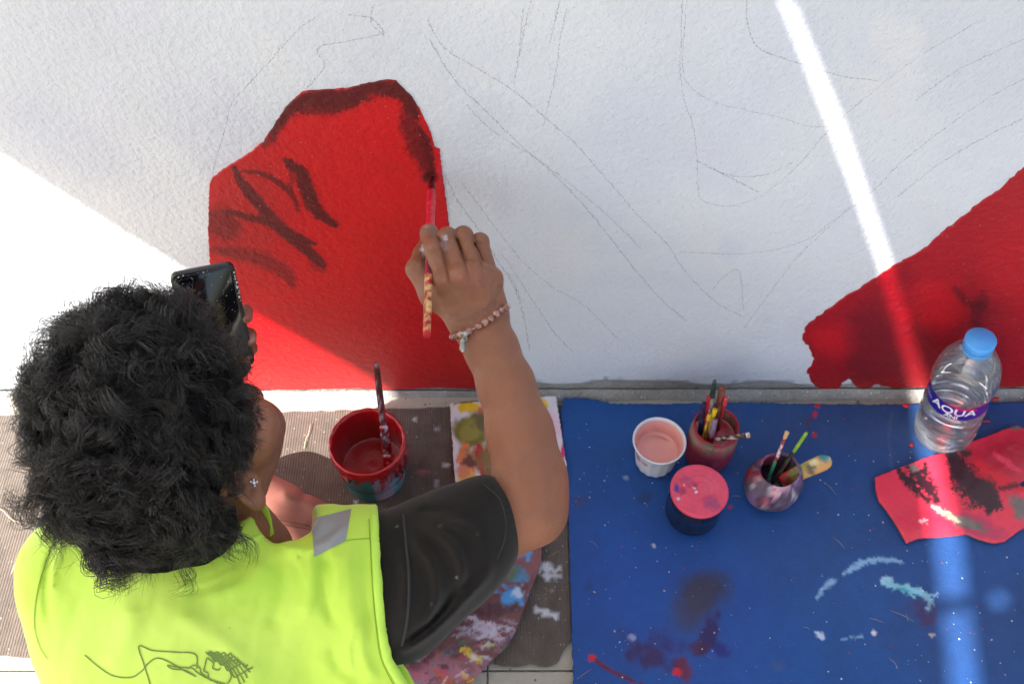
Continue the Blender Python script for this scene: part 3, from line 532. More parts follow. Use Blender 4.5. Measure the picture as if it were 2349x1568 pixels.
# tools ------------------------------------------------
def tool(name, label, cat, segs, parts, group=None, flat=1.0, fu=None):
    """segs: list of 3D points; parts: (part name, from, to (0..1), r0, r1, base colour, ops, material)"""
    a, b_ = np.array(segs[0], float), np.array(segs[1], float)
    t = thing(name, label, cat, a, group)
    for (pn, f0, f1, r0, r1, col, col2, m, fl) in parts:
        n = 14; P = [a + (b_ - a) * (f0 + (f1 - f0) * i / (n - 1)) for i in range(n)]
        mid = .5 * (r0 + r1) * 1.04; R = [r0 + (r1 - r0) * i / (n - 1) for i in range(n)]; R[0] *= .72; R[-1] *= .72
        V, F = tube(P, R, 12, flat=fl, fu=fu)
        if col is not None:
            c = np.tile(np.array(col, float), (len(V), 1)); nn = fbm(V[:, 0] * 4000 + V[:, 2] * 3000, V[:, 1] * 4000 - V[:, 2] * 2500, 14, 2)
            for j, cc in enumerate(col2 or []):
                nz = fbm(V[:, 0] * 3000 + V[:, 2] * 3500 + 40 * j, V[:, 1] * 3000 - V[:, 2] * 1500, 18, j + 2); c[nz > .6] = cc
        else: c = None
        obj(pn, V, F, m, t, cols=c)
    return t
bt, bb = gr(862, 832, .235), gr(888, 1042, .045)
bb = np.array([bc[0] + .026, bc[1] - .006, .045]); 
tool('paintbrush', 'long brush stained red and teal standing in the bucket of red paint', 'brush', (bb, gr(862, 832, .23)),
     [('bristles', -.06, .14, .008, .0085, rr, [lin((120, 10, 30)), lin((230, 190, 200))], m_paint, .6), ('ferrule', .14, .42, .0078, .0062, lin((120, 10, 24)), [rr, lin((60, 80, 100)), lin((200, 190, 205))], m_paint, .6),
      ('handle', .42, 1.0, .0055, .0048, lin((110, 30, 34)), [lin((60, 48, 44)), lin((190, 20, 40)), lin((150, 150, 165))], m_paintdry, .6)], fu=(1, 0, 0))
# fluted cup
cx = top_at(1513, 1010, .07); cc = (cx[0], cx[1] , MZ)
t = thing('paint_cup', 'fluted white plastic cup of pale pink paint', 'cup', cc)
fl = lambda a, z, i: (.045 * abs(math.sin(a * 7)) - .02) if 1 <= i <= 7 else 0
V, F = lathe([(0, 0), (.028, 0), (.030, .004), (.0315, .012), (.033, .025), (.0342, .038), (.0352, .048), (.0362, .053), (.0375, .056), (.0385, .064), (.0412, .068), (.0418, .070), (.041, .0715), (.039, .071), (.0375, .066), (.0355, .05), (.0335, .03), (.0305, .008)], cc, 112, wob=fl); obj('cup_wall', V, F, m_cup, t)
V, F = lathe([(.0352, .047), (.0340, .038), (.0310, .0365), (.0265, .0362), (.0262, .0352), (.012, .0348), (.0005, .035)], cc, 60, wob=lambda a, z, i: .03 * math.sin(2 * a + i)); obj('pink_paint', V, F, m_pinkpaint, t)
V, F = lathe([(.0374, .0668), (.0366, .0655), (.0347, .05), (.0338, .042), (.033, .036)], cc, 60, wob=lambda a, z, i: .006 * math.sin(5 * a) * (i < 2)); obj('paint_film', V, F, m_pinkpaint, t)
# crimson pot with brushes
px_ = top_at(1650, 976, .092); pc = np.array([px_[0] - .004, px_[1], MZ])
t = thing('brush_pot', 'paint-stained plastic pot of crimson water holding a bunch of brushes', 'pot', pc)
lean = lambda V: V
V, F = lathe([(0, 0), (.034, 0), (.0365, .003), (.038, .012), (.0385, .03), (.0388, .05), (.038, .07), (.0365, .082), (.0345, .0875), (.034, .091), (.0350, .0925), (.0335, .0930), (.032, .091), (.0325, .08), (.035, .05), (.034, .01)], pc, 64)
c = np.tile(np.array(lin((170, 55, 82))), (len(V), 1)); zz = V[:, 2] - MZ; nn = fbm(V[:, 0] * 1000, V[:, 1] * 1000 + zz * 900, 16, 3)
c[(zz > .05)] = lin((150, 120, 105)); c[(zz > .05) & (nn > .58)] = lin((178, 90, 96)); c[(zz > .03) & (zz < .05) & (nn > .5)] = lin((170, 70, 95)); c[zz > .086] = lin((165, 40, 60)); c[(zz < .03) & (nn > .55)] = lin((110, 40, 66)); c[(nn < .3) & (zz > .05)] = lin((95, 110, 80))
obj('pot_shell', V, F, m_paintdry, t, cols=c)
V, F = lathe([(.034, .062), (.030, .0605), (.018, .0602), (.0005, .060)], pc, 40); obj('crimson_water', V, F, m_canpaint, t)
V, F = lathe([(.0332, .0925), (.0331, .084), (.0336, .070), (.0345, .060)], pc, 50); obj('stained_lining', V, F, m_canpaint, t)
def pb(name, label, px, py, z, off, parts, fu=None, cat='brush', bot=.012, c0=pc):
    b0 = np.array([c0[0] + off[0], c0[1] + off[1], MZ + bot]); return tool(name, label, cat, (b0, gr(px, py, z)), parts, fu=fu)
H1 = lambda col, c2, r0=.003, r1=.0026, nm='handle', f0=0.0, f1=1.0, fl=1: (nm, f0, f1, r0, r1, col, c2, m_paintdry, fl)
G1 = lambda col, c2, f0, f1, r0, r1, nm, m=None, fl=1: (nm, f0, f1, r0, r1, col, c2, m or m_paint, fl)
pb('paintbrush', 'upright brush with dark green bristles in the crimson pot', 1639, 876, .185, (-.006, .004), [H1(lin((190, 160, 120)), [rr, lin((230, 220, 210))], .0022, .0026, f1=.62), G1(lin((170, 150, 120)), [lin((190, 190, 180))], .62, .78, .0032, .0038, 'ferrule'), G1(lin((24, 58, 48)), [lin((40, 80, 70))], .78, 1.03, .0046, .0026, 'bristles')])
pb('paintbrush', 'thick brown wooden brush handle in the crimson pot', 1658, 888, .18, (.004, .006), [H1(lin((120, 62, 50)), [lin((96, 34, 40)), lin((150, 90, 70))], .0045, .0056)])
pb('paintbrush', 'brush with a bright red handle in the crimson pot', 1626, 908, .165, (-.012, .002), [H1(lin((200, 24, 50)), [lin((150, 14, 40))], .003, .0034)])
pb('paintbrush', 'short navy brush handle at the left of the crimson pot', 1615, 924, .150, (-.018, -.004), [H1(lin((24, 26, 66)), [lin((50, 50, 90))], .0036, .0042)])
pb('paintbrush', 'brush with a yellow handle in the crimson pot', 1641, 938, .142, (-.014, -.010), [H1(lin((225, 180, 24)), [lin((235, 200, 60))], .0024, .0026, f1=.86), G1(lin((235, 200, 20)), None, .84, 1.0, .0034, .0042, 'handle_tip')])
pb('paintbrush', 'thin pale handled brush with a yellow tip in the crimson pot', 1627, 951, .135, (-.018, -.012), [H1(lin((170, 120, 80)), [lin((225, 190, 60))], .0022, .0022, f1=.9), G1(lin((225, 190, 40)), None, .88, 1.0, .003, .003, 'handle_tip')])
pb('paintbrush', 'brush with a lilac grey tip leaning at the front of the crimson pot', 1640, 962, .128, (-.006, -.018), [H1(lin((160, 40, 60)), [lin((120, 30, 50))], .0045, .005, f1=.6), G1(lin((140, 120, 150)), [lin((170, 140, 160))], .58, 1.0, .005, .0045, 'ferrule')])
pb('paintbrush', 'red tipped thin brush behind the brown handle in the crimson pot', 1666, 912, .165, (.010, .008), [H1(lin((120, 60, 60)), [rr], .0022, .0024, f1=.88), G1(lin((215, 60, 80)), None, .86, 1.0, .0036, .0036, 'handle_tip')])
a_ = np.array([pc[0] - .002, pc[1] - .017, MZ + .079]); 
tool('paintbrush', 'brown brush lying across the rim of the crimson pot', 'brush', (a_, gr(1720, 997, .118)), [H1(lin((66, 40, 34)), [lin((110, 80, 60)), lin((200, 180, 170))], .0038, .0036, f1=.9), G1(lin((200, 150, 90)), [wht], .9, 1.0, .0046, .0042, 'handle_tip')])
# dark jar with pink lid
jx = top_at(1605, 1123, .083); jc = np.array([jx[0], jx[1], MZ])
t = thing('glass_jar', 'dark glass jar closed with a pink paint-covered lid', 'jar', jc)
V, F = lathe([(0, 0), (.034, 0), (.0395, .003), (.0418, .009), (.0425, .02), (.0405, .036), (.0405, .046), (.0425, .052), (.042, .060), (.039, .066), (.038, .07)], jc, 60); obj('jar_glass', V, F, m_jar, t)
V, F = lathe([(0, .003), (.036, .004), (.039, .010), (.039, .02), (.0372, .036), (.0372, .046), (.0385, .055), (.0375, .062), (.0005, .062)], jc, 50)
c = np.tile(np.array(lin((26, 34, 46))), (len(V), 1)); nn = fbm(V[:, 0] * 1000, V[:, 1] * 1000 + V[:, 2] * 700, 14, 4); c[nn > .56] = lin((46, 26, 40)); c[nn < .36] = lin((40, 60, 84))
obj('jar_contents', V, F, m_paintdry, t, cols=c)
V, F = lathe([(.0402, .064), (.0412, .066), (.0412, .074), (.042, .0755)], jc, 90, wob=lambda a, z, i: .02 * (math.sin(a * 30) > 0)); obj('lid_skirt', V, F, m_black, t)
pr = [(.0405, .0752), (.0432, .0755), (.0436, .0785), (.0432, .0815), (.0420, .0832)] + [(r, .0832 + .00018 * math.sin(r * 700) + .0004 * (.02 < r < .026)) for r in np.linspace(.040, .0005, 18)]
V, F = lathe(pr, jc, 100, wob=lambda a, z, i: .006 * math.sin(3 * a + 1))
hp = lin((246, 80, 106), 1.15); lid = lin((160, 70, 120))
c = paint(V, hp, [('e', 1552, 1120, 6, 10, 0, lin((90, 60, 150)), .5, .5), ('e', 1565, 1125, 9, 8, 0, lin((180, 60, 90)), .8, .7), ('e', 1634, 1155, 16, 14, 20, lid, .9, .8, .8), ('e', 1578, 1100, 14, 12, 0, lid, 1, .9, .5), ('e', 1594, 1112, 6, 6, 0, lin((180, 50, 90)), .8, .8), ('e', 1630, 1115, 20, 18, 0, lin((246, 96, 122)), .8, .6),
              ('e', 1593, 1119, 3, 3, 0, wht, .3, .2), ('e', 1597, 1128, 3, 3, 0, wht, .3, .2), ('e', 1556, 1143, 3, 3, 0, wht, .3, .2), ('e', 1625, 1140, 12, 5, -20, lin((210, 70, 110)), .8, .8), ('e', 1568, 1112, 2, 2, 0, wht, .3, .2)])
obj('lid', V, F, m_paintdry, t, cols=c)
# purple can
ux = top_at(1799, 1078, .078); uc = np.array([ux[0] - .006, ux[1] + .001, MZ])
t = thing('brush_pot', 'squat purple paint-smeared pot with a cut rim holding three tools', 'pot', uc)
wb = lambda a, z, i: .05 * math.sin(2 * a + .6) + .02 * math.sin(5 * a + i * .3)
V, F = lathe([(0, 0), (.030, 0), (.036, .004), (.0415, .014), (.0438, .028), (.0432, .042), (.040, .056), (.036, .066), (.0325, .073), (.0310, .078), (.0295, .0785), (.0278, .076), (.030, .066), (.034, .05), (.034, .01), (.0005, .008)], uc, 72, wob=wb)
c = paint(V, lin((96, 78, 96)), [('e', 1735, 1085, 26, 16, -20, lin((190, 30, 48)), .4, .8), ('e', 1730, 1120, 24, 30, 0, lin((112, 96, 110)), .8, .8), ('e', 1780, 1130, 10, 34, 25, lin((235, 180, 190)), .3, .9), ('e', 1800, 1118, 16, 14, 0, lin((205, 160, 180)), .5, .8), ('e', 1765, 1055, 20, 10, -20, lin((200, 90, 130)), .6, .8), ('e', 1755, 1150, 50, 12, 10, lin((70, 52, 84)), .6, .7), ('e', 1720, 1150, 16, 20, 0, lin((140, 110, 150)), .8, .9), ('e', 1828, 1090, 10, 26, 0, lin((150, 120, 160)), .7, .7), ('e', 1750, 1075, 14, 8, 0, lin((60, 50, 66)), .5, .9)] + splats(30, 1700, 1840, 1060, 1170, [lin((60, 46, 66)), lin((150, 130, 150)), lin((180, 60, 70)), lin((210, 200, 210))], 2, 6, 3, 2))
obj('pot_shell', V, F, m_paintdry, t, cols=c)
V, F = lathe([(.0345, .03), (.02, .0295), (.0005, .0295)], uc, 40); obj('dark_water', V, F, M('dark_purple_water', (.03, .015, .03), .1), t)
pb('paintbrush', 'green brush with a red and cream handle tip in the purple pot', 1806, 990, .165, (-.014, -.006), [H1(lin((40, 130, 100)), [lin((30, 90, 70)), lin((120, 200, 170))], .003, .0026, f1=.5), H1(lin((176, 30, 46)), [wht, lin((200, 160, 130))], .0026, .0024, f0=.5, f1=.9, nm='painted_band'), G1(lin((225, 180, 130)), None, .9, 1.0, .003, .0034, 'handle_tip')], c0=uc, bot=.03)
pb('paintbrush', 'dark brush with a lime green handle end in the purple pot', 1851, 991, .165, (-.008, -.008), [H1(lin((60, 22, 30)), [lin((40, 90, 40)), lin((26, 16, 20))], .0028, .003, f1=.66), H1(lin((130, 180, 40)), [lin((150, 190, 60))], .0028, .0026, f0=.66, f1=1.0, nm='handle_tip')], c0=uc, bot=.03)
a0 = np.array([uc[0] + .006, uc[1] - .006, MZ + .05]); a1 = gr(1900, 1055, .105); ln = a1 - a0; t2 = thing('wooden_spatula', 'wide wooden stick smeared with yellow and teal paint, leaning out of the purple pot', 'spatula', a0)
n_ = 26; P = [a0 + ln * s_ for s_ in np.linspace(0, 1.06, n_)]; R = [.0105 + .003 * s_ for s_ in np.linspace(0, 1, n_)]
for k in range(1, 6): R[-k] *= math.sqrt(max(.03, 1 - ((6 - k) / 5.2) ** 2))
sd = np.cross(ln / np.linalg.norm(ln), TC); V, F = tube(P, R, 16, flat=.22, fu=sd)
c = paint(V, lin((205, 150, 80)), [('e', 1800, 1085, 26, 22, 0, lin((150, 30, 40)), .5, .9), ('e', 1822, 1088, 20, 14, 0, lin((110, 110, 50)), .6, .9), ('e', 1845, 1070, 22, 18, 0, lin((170, 150, 50)), .6, .9), ('e', 1860, 1075, 12, 12, 0, lin((90, 70, 40)), .6, .9), ('e', 1892, 1045, 18, 11, 10, lin((50, 120, 125)), .5, .6), ('e', 1904, 1048, 4, 7, 0, lin((190, 200, 170)), .5, .5), ('e', 1830, 1060, 14, 8, -20, lin((100, 140, 130)), .7, .8), ('l', [(1780, 1100), (1810, 1075)], 7, lin((200, 20, 40)), .4, .6), ('e', 1868, 1058, 10, 8, 0, lin((215, 205, 160)), .5, .8)])
obj('stick', V, F, m_paint, t2, cols=c)
# ------------------------------------------------------------------ water bottle
b0 = gr(2162, 990, MZ + .001); ctop = gr(2249, 781, .262 + MZ); ax = ctop - b0; hb = np.linalg.norm(ax); ax /= hb
# stands almost upright
def bl(prof, seg=64, wob=None, close=False):
    V, F = lathe(prof, b0, seg, axis=ax, wob=wob, close=close); return V, F
t = thing('water_bottle', 'clear plastic bottle half full of water with a blue cap and violet label', 'bottle', b0)
RB = .0475
def rib(z): return RB - .0022 * abs(math.sin(z * 95)) if z < .115 else RB
bp_ = [(0, .006), (.02, .004), (.036, .0), (.044, .003), (.0460, .010)] + [(rib(z), z) for z in np.linspace(.016, .112, 40)] + [(.0452, .117), (.0452, .150), (.0472, .155), (.0474, .170), (.0464, .184), (.0438, .199), (.0385, .213), (.0310, .226), (.0220, .236), (.0158, .243), (.0145, .250), (.0145, .262)]
V, F = bl(bp_); obj('bottle_shell', V, F, m_pet, t)
wp_ = [(.0005, .008), (.02, .006), (.036, .003), (.041, .006), (.0445, .012)] + [(rib(z) - .0012, z) for z in np.linspace(.018, .112, 40)] + [(.0440, .117), (.0440, .138), (.0438, .1395), (.04, .1388), (.02, .1386), (.0005, .1386)]
V, F = bl(wp_); obj('water', V, F, m_water, t)
V, F = bl([(.0155, .243), (.0205, .2432), (.0210, .246), (.0210, .2495), (.0203, .250), (.0212, .2508), (.0212, .2665), (.0200, .2682), (.0005, .2684)], 72, wob=lambda a, z, i: .012 * (math.sin(a * 36) > 0) if 5 <= i <= 6 else 0); obj('cap', V, F, m_cap, t)
zl = np.linspace(.1165, .1505, 12); V, F = bl([(.0457, z) for z in zl], 160)
c = paint(V, lin((38, 24, 145)), [('l', [(2200, 905), (2225, 915), (2262, 905)], 9, lin((200, 30, 60)), .6, .9), ('e', 2235, 885, 12, 6, 0, lin((70, 150, 230)), .4, .6), ('l', [(2150, 905), (2200, 938), (2240, 940)], 3, lin((200, 30, 70)), .5, .9)])
lab = obj('label_band', V, F, m_label, t, cols=c)
def text_on(s_, size, ang0, z0, name, m=m_print):
    cu = bpy.data.curves.new(name, 'FONT'); cu.body = s_; cu.size = size; cu.align_x = 'CENTER'; cu.resolution_u = 3; cu.offset = size * .02
    ob = bpy.data.objects.new('tmp', cu); C.objects.link(ob); bpy.context.view_layer.update()
    me = ob.evaluated_get(bpy.context.evaluated_depsgraph_get()).to_mesh(); v = np.array([tuple(q.co) for q in me.vertices]); f = [tuple(p.vertices) for p in me.polygons]
    bpy.data.objects.remove(ob)
    u, w_ = perp(ax); r_ = .0462
    vt = CAM - b0; vt = vt - ax * (vt @ ax); ca = math.atan2(vt @ w_, vt @ u) + ang0
    V = np.array([b0 + ax * (z0 + q[1]) + u * math.cos(ca + q[0] / r_) * r_ + w_ * math.sin(ca + q[0] / r_) * r_ for q in v])
    obj(name, V, f, m, lab, smooth=False)
text_on('AQUA', .024, .05, .129, 'label_lettering'); text_on('ANI', .012, .05, .1185, 'label_lettering'); text_on('AIR MINUM', .0042, -1.0, .132, 'label_small_print')
# ------------------------------------------------------------------ small litter on mat and carpet
proto = None
nd = [(2500 - 500 + 70, 1412, 25, 60), (1925, 1245, 45, 38), (2080, 1415, 70, 20), (2010, 1422, 18, 34), (2250 - 200, 1520, 48, 30), (1960, 1462, 75, 16), (1690, 1138, 4, 22), (1905, 1120, 46, 40), (1760, 1166, -6, 40), (1340, 1545, -35, 40), (1270, 1270, -30, 30), (1250, 1350, 50, 16), (1850, 1440, 20, 16), (1360, 1245, 30, 20)]
ndl = ['just below the turquoise paint smear', 'on the mat between the purple pot and the cardboard piece', 'touching the turquoise smear from below', 'beside the small white paint dot on the mat', 'near the bottom edge left of the sunlit stripe', 'in the row of small white dabs', 'lying between the pink lidded jar and the purple pot', 'right of the purple pot below the spatula', 'under the wooden spatula tip', 'across the red streak at the lower left of the mat', 'on the dark carpet above the white paint blobs', 'on the dark carpet between the two white paint marks', 'left of the white dabs on the mat', 'at the left edge of the mat beside the elbow']
for i, (x, y, ang, L_) in enumerate(nd):
    a = math.radians(ang); z = .0155 if x > 1310 else .0085
    p0 = gr(x - math.cos(a) * L_ / 2, y - math.sin(a) * L_ / 2, z); p1 = gr(x + math.cos(a) * L_ / 2, y + math.sin(a) * L_ / 2, z + .002)
    V, F = tube([p0, (p0 + p1) / 2 + np.array([.001, .001, .0006]), p1], [.0003, .0005, .0003], 6)
    tag(obj('pine_needle', V, F, m_needle), 'dry brown needle ' + ndl[i], 'needle', 'dry needles scattered on the mat')
for i, (x, y, ang, L_, lb) in enumerate([(45, 1280, -62, 80, 'pale straw stalk on the sunlit carpet left of the vest'), (16, 1180, 30, 60, 'thin straw curl on the carpet left of the curly hair'), (705, 1000, -75, 60, 'thin straw on the sunlit carpet beside the bucket')]):
    a = math.radians(ang); V, F = tube([gr(x + math.cos(a) * L_ * s_, y + math.sin(a) * L_ * s_ + 5 * math.sin(6 * s_), .0095) for s_ in np.linspace(-.5, .5, 7)], [.0005, .001, .0012, .0013, .0011, .0009, .0004] if i == 0 else .0006, 6)
    tag(obj('straw', V, F, M('straw_%d' % i, (.62, .50, .33), .8)), lb, 'straw')
fk = [(2283, 915, 9, 5, -20, 'curled red paint flake between bottle and wall, right of the label'), (2076, 930, 7, 5, 30, 'small red flake left of the bottle near the wall'), (2262, 966, 9, 3, -5, 'thin red flake on the mat right of the bottle'), (2090, 1020, 5, 5, 40, 'tiny red flake left of the bottle base')]
for x, y, rx, ry, an, lb in fk:
    c0 = gr(x, y, .0155); a = math.radians(an); k = 1.6 / FPX; n = 12; V = [c0 + np.array([0, 0, .002])]; 
    for j in range(n):
        th = 2 * math.pi * j / n; u = math.cos(th) * rx * k * (.8 + .4 * rng.random()); v_ = math.sin(th) * ry * k * (.8 + .4 * rng.random())
        V.append(c0 + np.array([u * math.cos(a) + v_ * math.sin(a), -u * math.sin(a) + v_ * math.cos(a), .0022 * math.cos(2 * th) ** 2]))
    V += [q - np.array([0, 0, .0006]) for q in V]; m1 = n + 1
    F = [(0, 1 + j, 1 + (j + 1) % n) for j in range(n)] + [(m1, m1 + 1 + (j + 1) % n, m1 + 1 + j) for j in range(n)] + [(1 + (j + 1) % n, 1 + j, m1 + 1 + j, m1 + 1 + (j + 1) % n) for j in range(n)]
    tag(obj('paint_flake', V, F, m_flake), lb, 'flake')
# ------------------------------------------------------------------ person: implicit surfaces
def cone(P, a, b_, ra, rb):
    a = np.array(a, np.float32); b_ = np.array(b_, np.float32); ab = b_ - a; q = P - a
    t = np.clip((q @ ab) / float(ab @ ab + 1e-12), 0, 1); return np.linalg.norm(q - t[:, None] * ab, axis=1) - (ra + (rb - ra) * t)
def elli(P, c, axes, rad):
    q = (P - np.array(c, np.float32)) @ np.array(axes, np.float32).T; r = np.array(rad, np.float32)
    k0 = np.linalg.norm(q / r, axis=1); k1 = np.linalg.norm(q / (r * r), axis=1); return k0 * (k0 - 1) / (k1 + 1e-9)
def smin(a, b_, k):
    if k <= 0: return np.minimum(a, b_)
    h = np.clip(.5 + .5 * (b_ - a) / k, 0, 1); return b_ * (1 - h) + a * h - k * h * (1 - h)
def smax(a, b_, k): return -smin(-a, -b_, k)
def folds(P, lst, g=1.0):
    px, py, _ = proj(P); d = 0
    for pts, wd, am in lst: q, t_ = seg_d(px, py, cr(pts, 3)); d = d + g * am * np.exp(-(q / wd) ** 2) * np.clip(np.minimum(t_, 1 - t_) * 6 + .15, 0, 1)
    return d
def snet(f, lo, hi, h):
    lo = np.array(lo); hi = np.array(hi); n = np.ceil((hi - lo) / h).astype(int) + 1
    ax_ = [lo[i] + h * np.arange(n[i]) for i in range(3)]
    G = np.stack(np.meshgrid(*ax_, indexing='ij'), -1).reshape(-1, 3).astype(np.float32)
    v = np.empty(len(G), np.float32)
    for s_ in range(0, len(G), 400000): v[s_:s_ + 400000] = f(G[s_:s_ + 400000])
    v = v.reshape(n); s_ = v < 0; cnt = np.zeros(n - 1, np.int8); off = [(a, b_, c) for a in (0, 1) for b_ in (0, 1) for c in (0, 1)]
    sl = lambda A, o: A[o[0]:A.shape[0] - 1 + o[0], o[1]:A.shape[1] - 1 + o[1], o[2]:A.shape[2] - 1 + o[2]]
    for o in off: cnt += sl(s_, o)
    act = (cnt > 0) & (cnt < 8); I = np.argwhere(act); idx = -np.ones(n - 1, np.int64); idx[act] = np.arange(len(I))
    pos = np.zeros((len(I), 3)); k = np.zeros(len(I))
    for i, a in enumerate(off):
        for b_ in off[i + 1:]:
            if sum(abs(a[j] - b_[j]) for j in range(3)) != 1: continue
            va = v[I[:, 0] + a[0], I[:, 1] + a[1], I[:, 2] + a[2]]; vb = v[I[:, 0] + b_[0], I[:, 1] + b_[1], I[:, 2] + b_[2]]
            m = (va < 0) != (vb < 0); t = np.where(m, va / (va - vb + 1e-20), 0)
            pos += np.where(m[:, None], np.array(a) + t[:, None] * (np.array(b_) - np.array(a)), 0); k += m
    V = lo + h * (I + pos / k[:, None]); Q = []
    for d in range(3):
        e1, e2 = (d + 1) % 3, (d + 2) % 3; A = [slice(None)] * 3; B = [slice(None)] * 3; A[d] = slice(0, -1); B[d] = slice(1, None)
        sa, sb = s_[tuple(A)], s_[tuple(B)]; E_ = np.argwhere(sa != sb); fl = sa[tuple(E_.T)]
        ok = (E_[:, e1] > 0) & (E_[:, e2] > 0) & (E_[:, e1] < n[e1] - 1) & (E_[:, e2] < n[e2] - 1); E_ = E_[ok]; fl = fl[ok]
        def cell(o1, o2): q = E_.copy(); q[:, e1] += o1; q[:, e2] += o2; return idx[q[:, 0], q[:, 1], q[:, 2]]
        q = np.stack([cell(-1, -1), cell(0, -1), cell(0, 0), cell(-1, 0)], 1); q[~fl] = q[~fl][:, ::-1]; Q.append(q)
    return V, np.vstack(Q)
def mesh_of(f, boxes):
    VV = []; QQ = []; n = 0
    for lo, hi, h in boxes:
        V, Q = snet(f, lo, hi, h); VV.append(V); QQ.append(Q + n); n += len(V)
    return np.vstack(VV), np.vstack(QQ)
def bvh(V, Q): return BVHTree.FromPolygons([tuple(map(float, v)) for v in V], [tuple(int(i) for i in q) for q in Q])
def hit(bv, px, py):
    d = ray(px, py); r = bv.ray_cast(Vector(CAM), Vector(d / np.linalg.norm(d))); return (np.array(r[0]), np.array(r[1])) if r[0] is not None else (None, None)
seat = gr(560, 1750, 0); person = thing('person', 'person with curly black hair in a neon yellow vest, seated and painting the wall', 'person', (seat[0], seat[1], .006))
# head frame: f forward, u up, r to the right ear (in view axes right, up, towards the camera)
def cv(a, b_, c): return RT * a + UP * b_ + TC * c
hf = cv(.34, .90, -.27); hf /= np.linalg.norm(hf); hu = cv(-.33, .30, .89); hu = hu - hf * (hu @ hf); hu /= np.linalg.norm(hu); hr = np.cross(hf, hu)
HC = dp(404, 1050, .985)
def hp_(r, f_, u): return HC + hr * r + hf * f_ + hu * u
HA = [hr, hf, hu]
EAR = dp(559, 1112, .955)
def head(P, ears=True):
    d = elli(P, hp_(0, -.012, .022), HA, (.076, .094, .088))
    d = smin(d, elli(P, hp_(0, .038, -.030), HA, (.064, .058, .075)), .03)
    d = smin(d, cone(P, hp_(0, .070, -.092), hp_(0, .060, -.08), .022, .03), .03)                       # chin
    for s_ in (-1, 1):
        d = smin(d, elli(P, hp_(s_ * .045, .052, -.028), HA, (.030, .030, .030)), .02)                     # cheek
        d = smin(d, cone(P, hp_(s_ * .052, .0, -.062), hp_(s_ * .018, .068, -.090), .017, .018), .022)     # jaw
        d = smax(d, -elli(P, hp_(s_ * .031, .098, .002), HA, (.017, .012, .012)), .012)                    # eye socket
        d = smin(d, elli(P, hp_(s_ * .031, .083, .001), HA, (.012, .011, .010)), .003)
    d = smin(d, cone(P, hp_(0, .090, .004), hp_(0, .112, -.030), .007, .012), .012)                      # nose
    d = smin(d, elli(P, hp_(0, .093, -.058), HA, (.022, .009, .008)), .006)                              # lips
    # ears
    for s_ in ((-1, 1) if ears else ()):
        if s_ > 0: E0 = EAR; lu = cv(-.26, .78, .56); n = cv(.86, .02, .50)
        else: E0 = hp_(-.078, -.008, -.016); n = hr * -.8 - hf * .15 + hu * .35; lu = hu * .92 - hf * .25
        n = n / np.linalg.norm(n); lu = lu - n * (lu @ n); lu /= np.linalg.norm(lu); lb = np.cross(n, lu)
        e = elli(P, E0, [n, lu, lb], (.0060, .029, .0165)); e = smax(e, -elli(P, E0 + n * .0075 - lu * .001 + lb * .001, [n, lu, lb], (.0105, .0215, .0108)), .002)
        e = smin(e, elli(P, E0 - lu * .023 + n * .002, [n, lu, lb], (.0060, .010, .009)), .006)
        e = smin(e, elli(P, E0 + n * .002 - lb * s_ * .011 - lu * .006, [n, lu, lb], (.004, .006, .004)), .004)
        d = smin(d, e, .0035); d = smin(d, cone(P, E0 - n * .006 + cv(-.003, .002, 0), hp_(s_ * .055, 0, -.02), .009, .016), .006)
    return d
NB = dp(535, 1250, 1.07)
sh_R = dp(775, 1312, 1.03); sh_L = dp(196, 1305, 1.05); el_R = dp(1224, 1138, 1.075); wr_R = dp(1096, 742, 1.135)
def arm(P):
    d = cone(P, sh_R, dp(1110, 1222, 1.075), .040, .037); d = smin(d, cone(P, dp(1110, 1222, 1.075), dp(1218, 1168, 1.075), .037, .037), .02)
    d = smin(d, cone(P, dp(1214, 1165, 1.075), dp(1216, 1095, 1.08), .0365, .0360), .02); d = smin(d, cone(P, dp(1244, 1178, 1.09), dp(1247, 1135, 1.09), .0200, .022), .010)
    d = smin(d, cone(P, dp(1216, 1095, 1.08), dp(1192, 990, 1.095), .0360, .0335), .02); d = smin(d, cone(P, dp(1192, 990, 1.095), dp(1160, 880, 1.11), .0335, .0285), .02)
    d = smin(d, cone(P, dp(1160, 880, 1.11), dp(1127, 800, 1.125), .0285, .0255), .02)
    d = smin(d, cone(P, dp(1127, 800, 1.125), dp(1112, 750, 1.13), .0250, .0225), .015)
    d = smin(d, cone(P, dp(1128, 800, 1.13), dp(1078, 742, 1.135), .0250, .0190), .02)
    return d
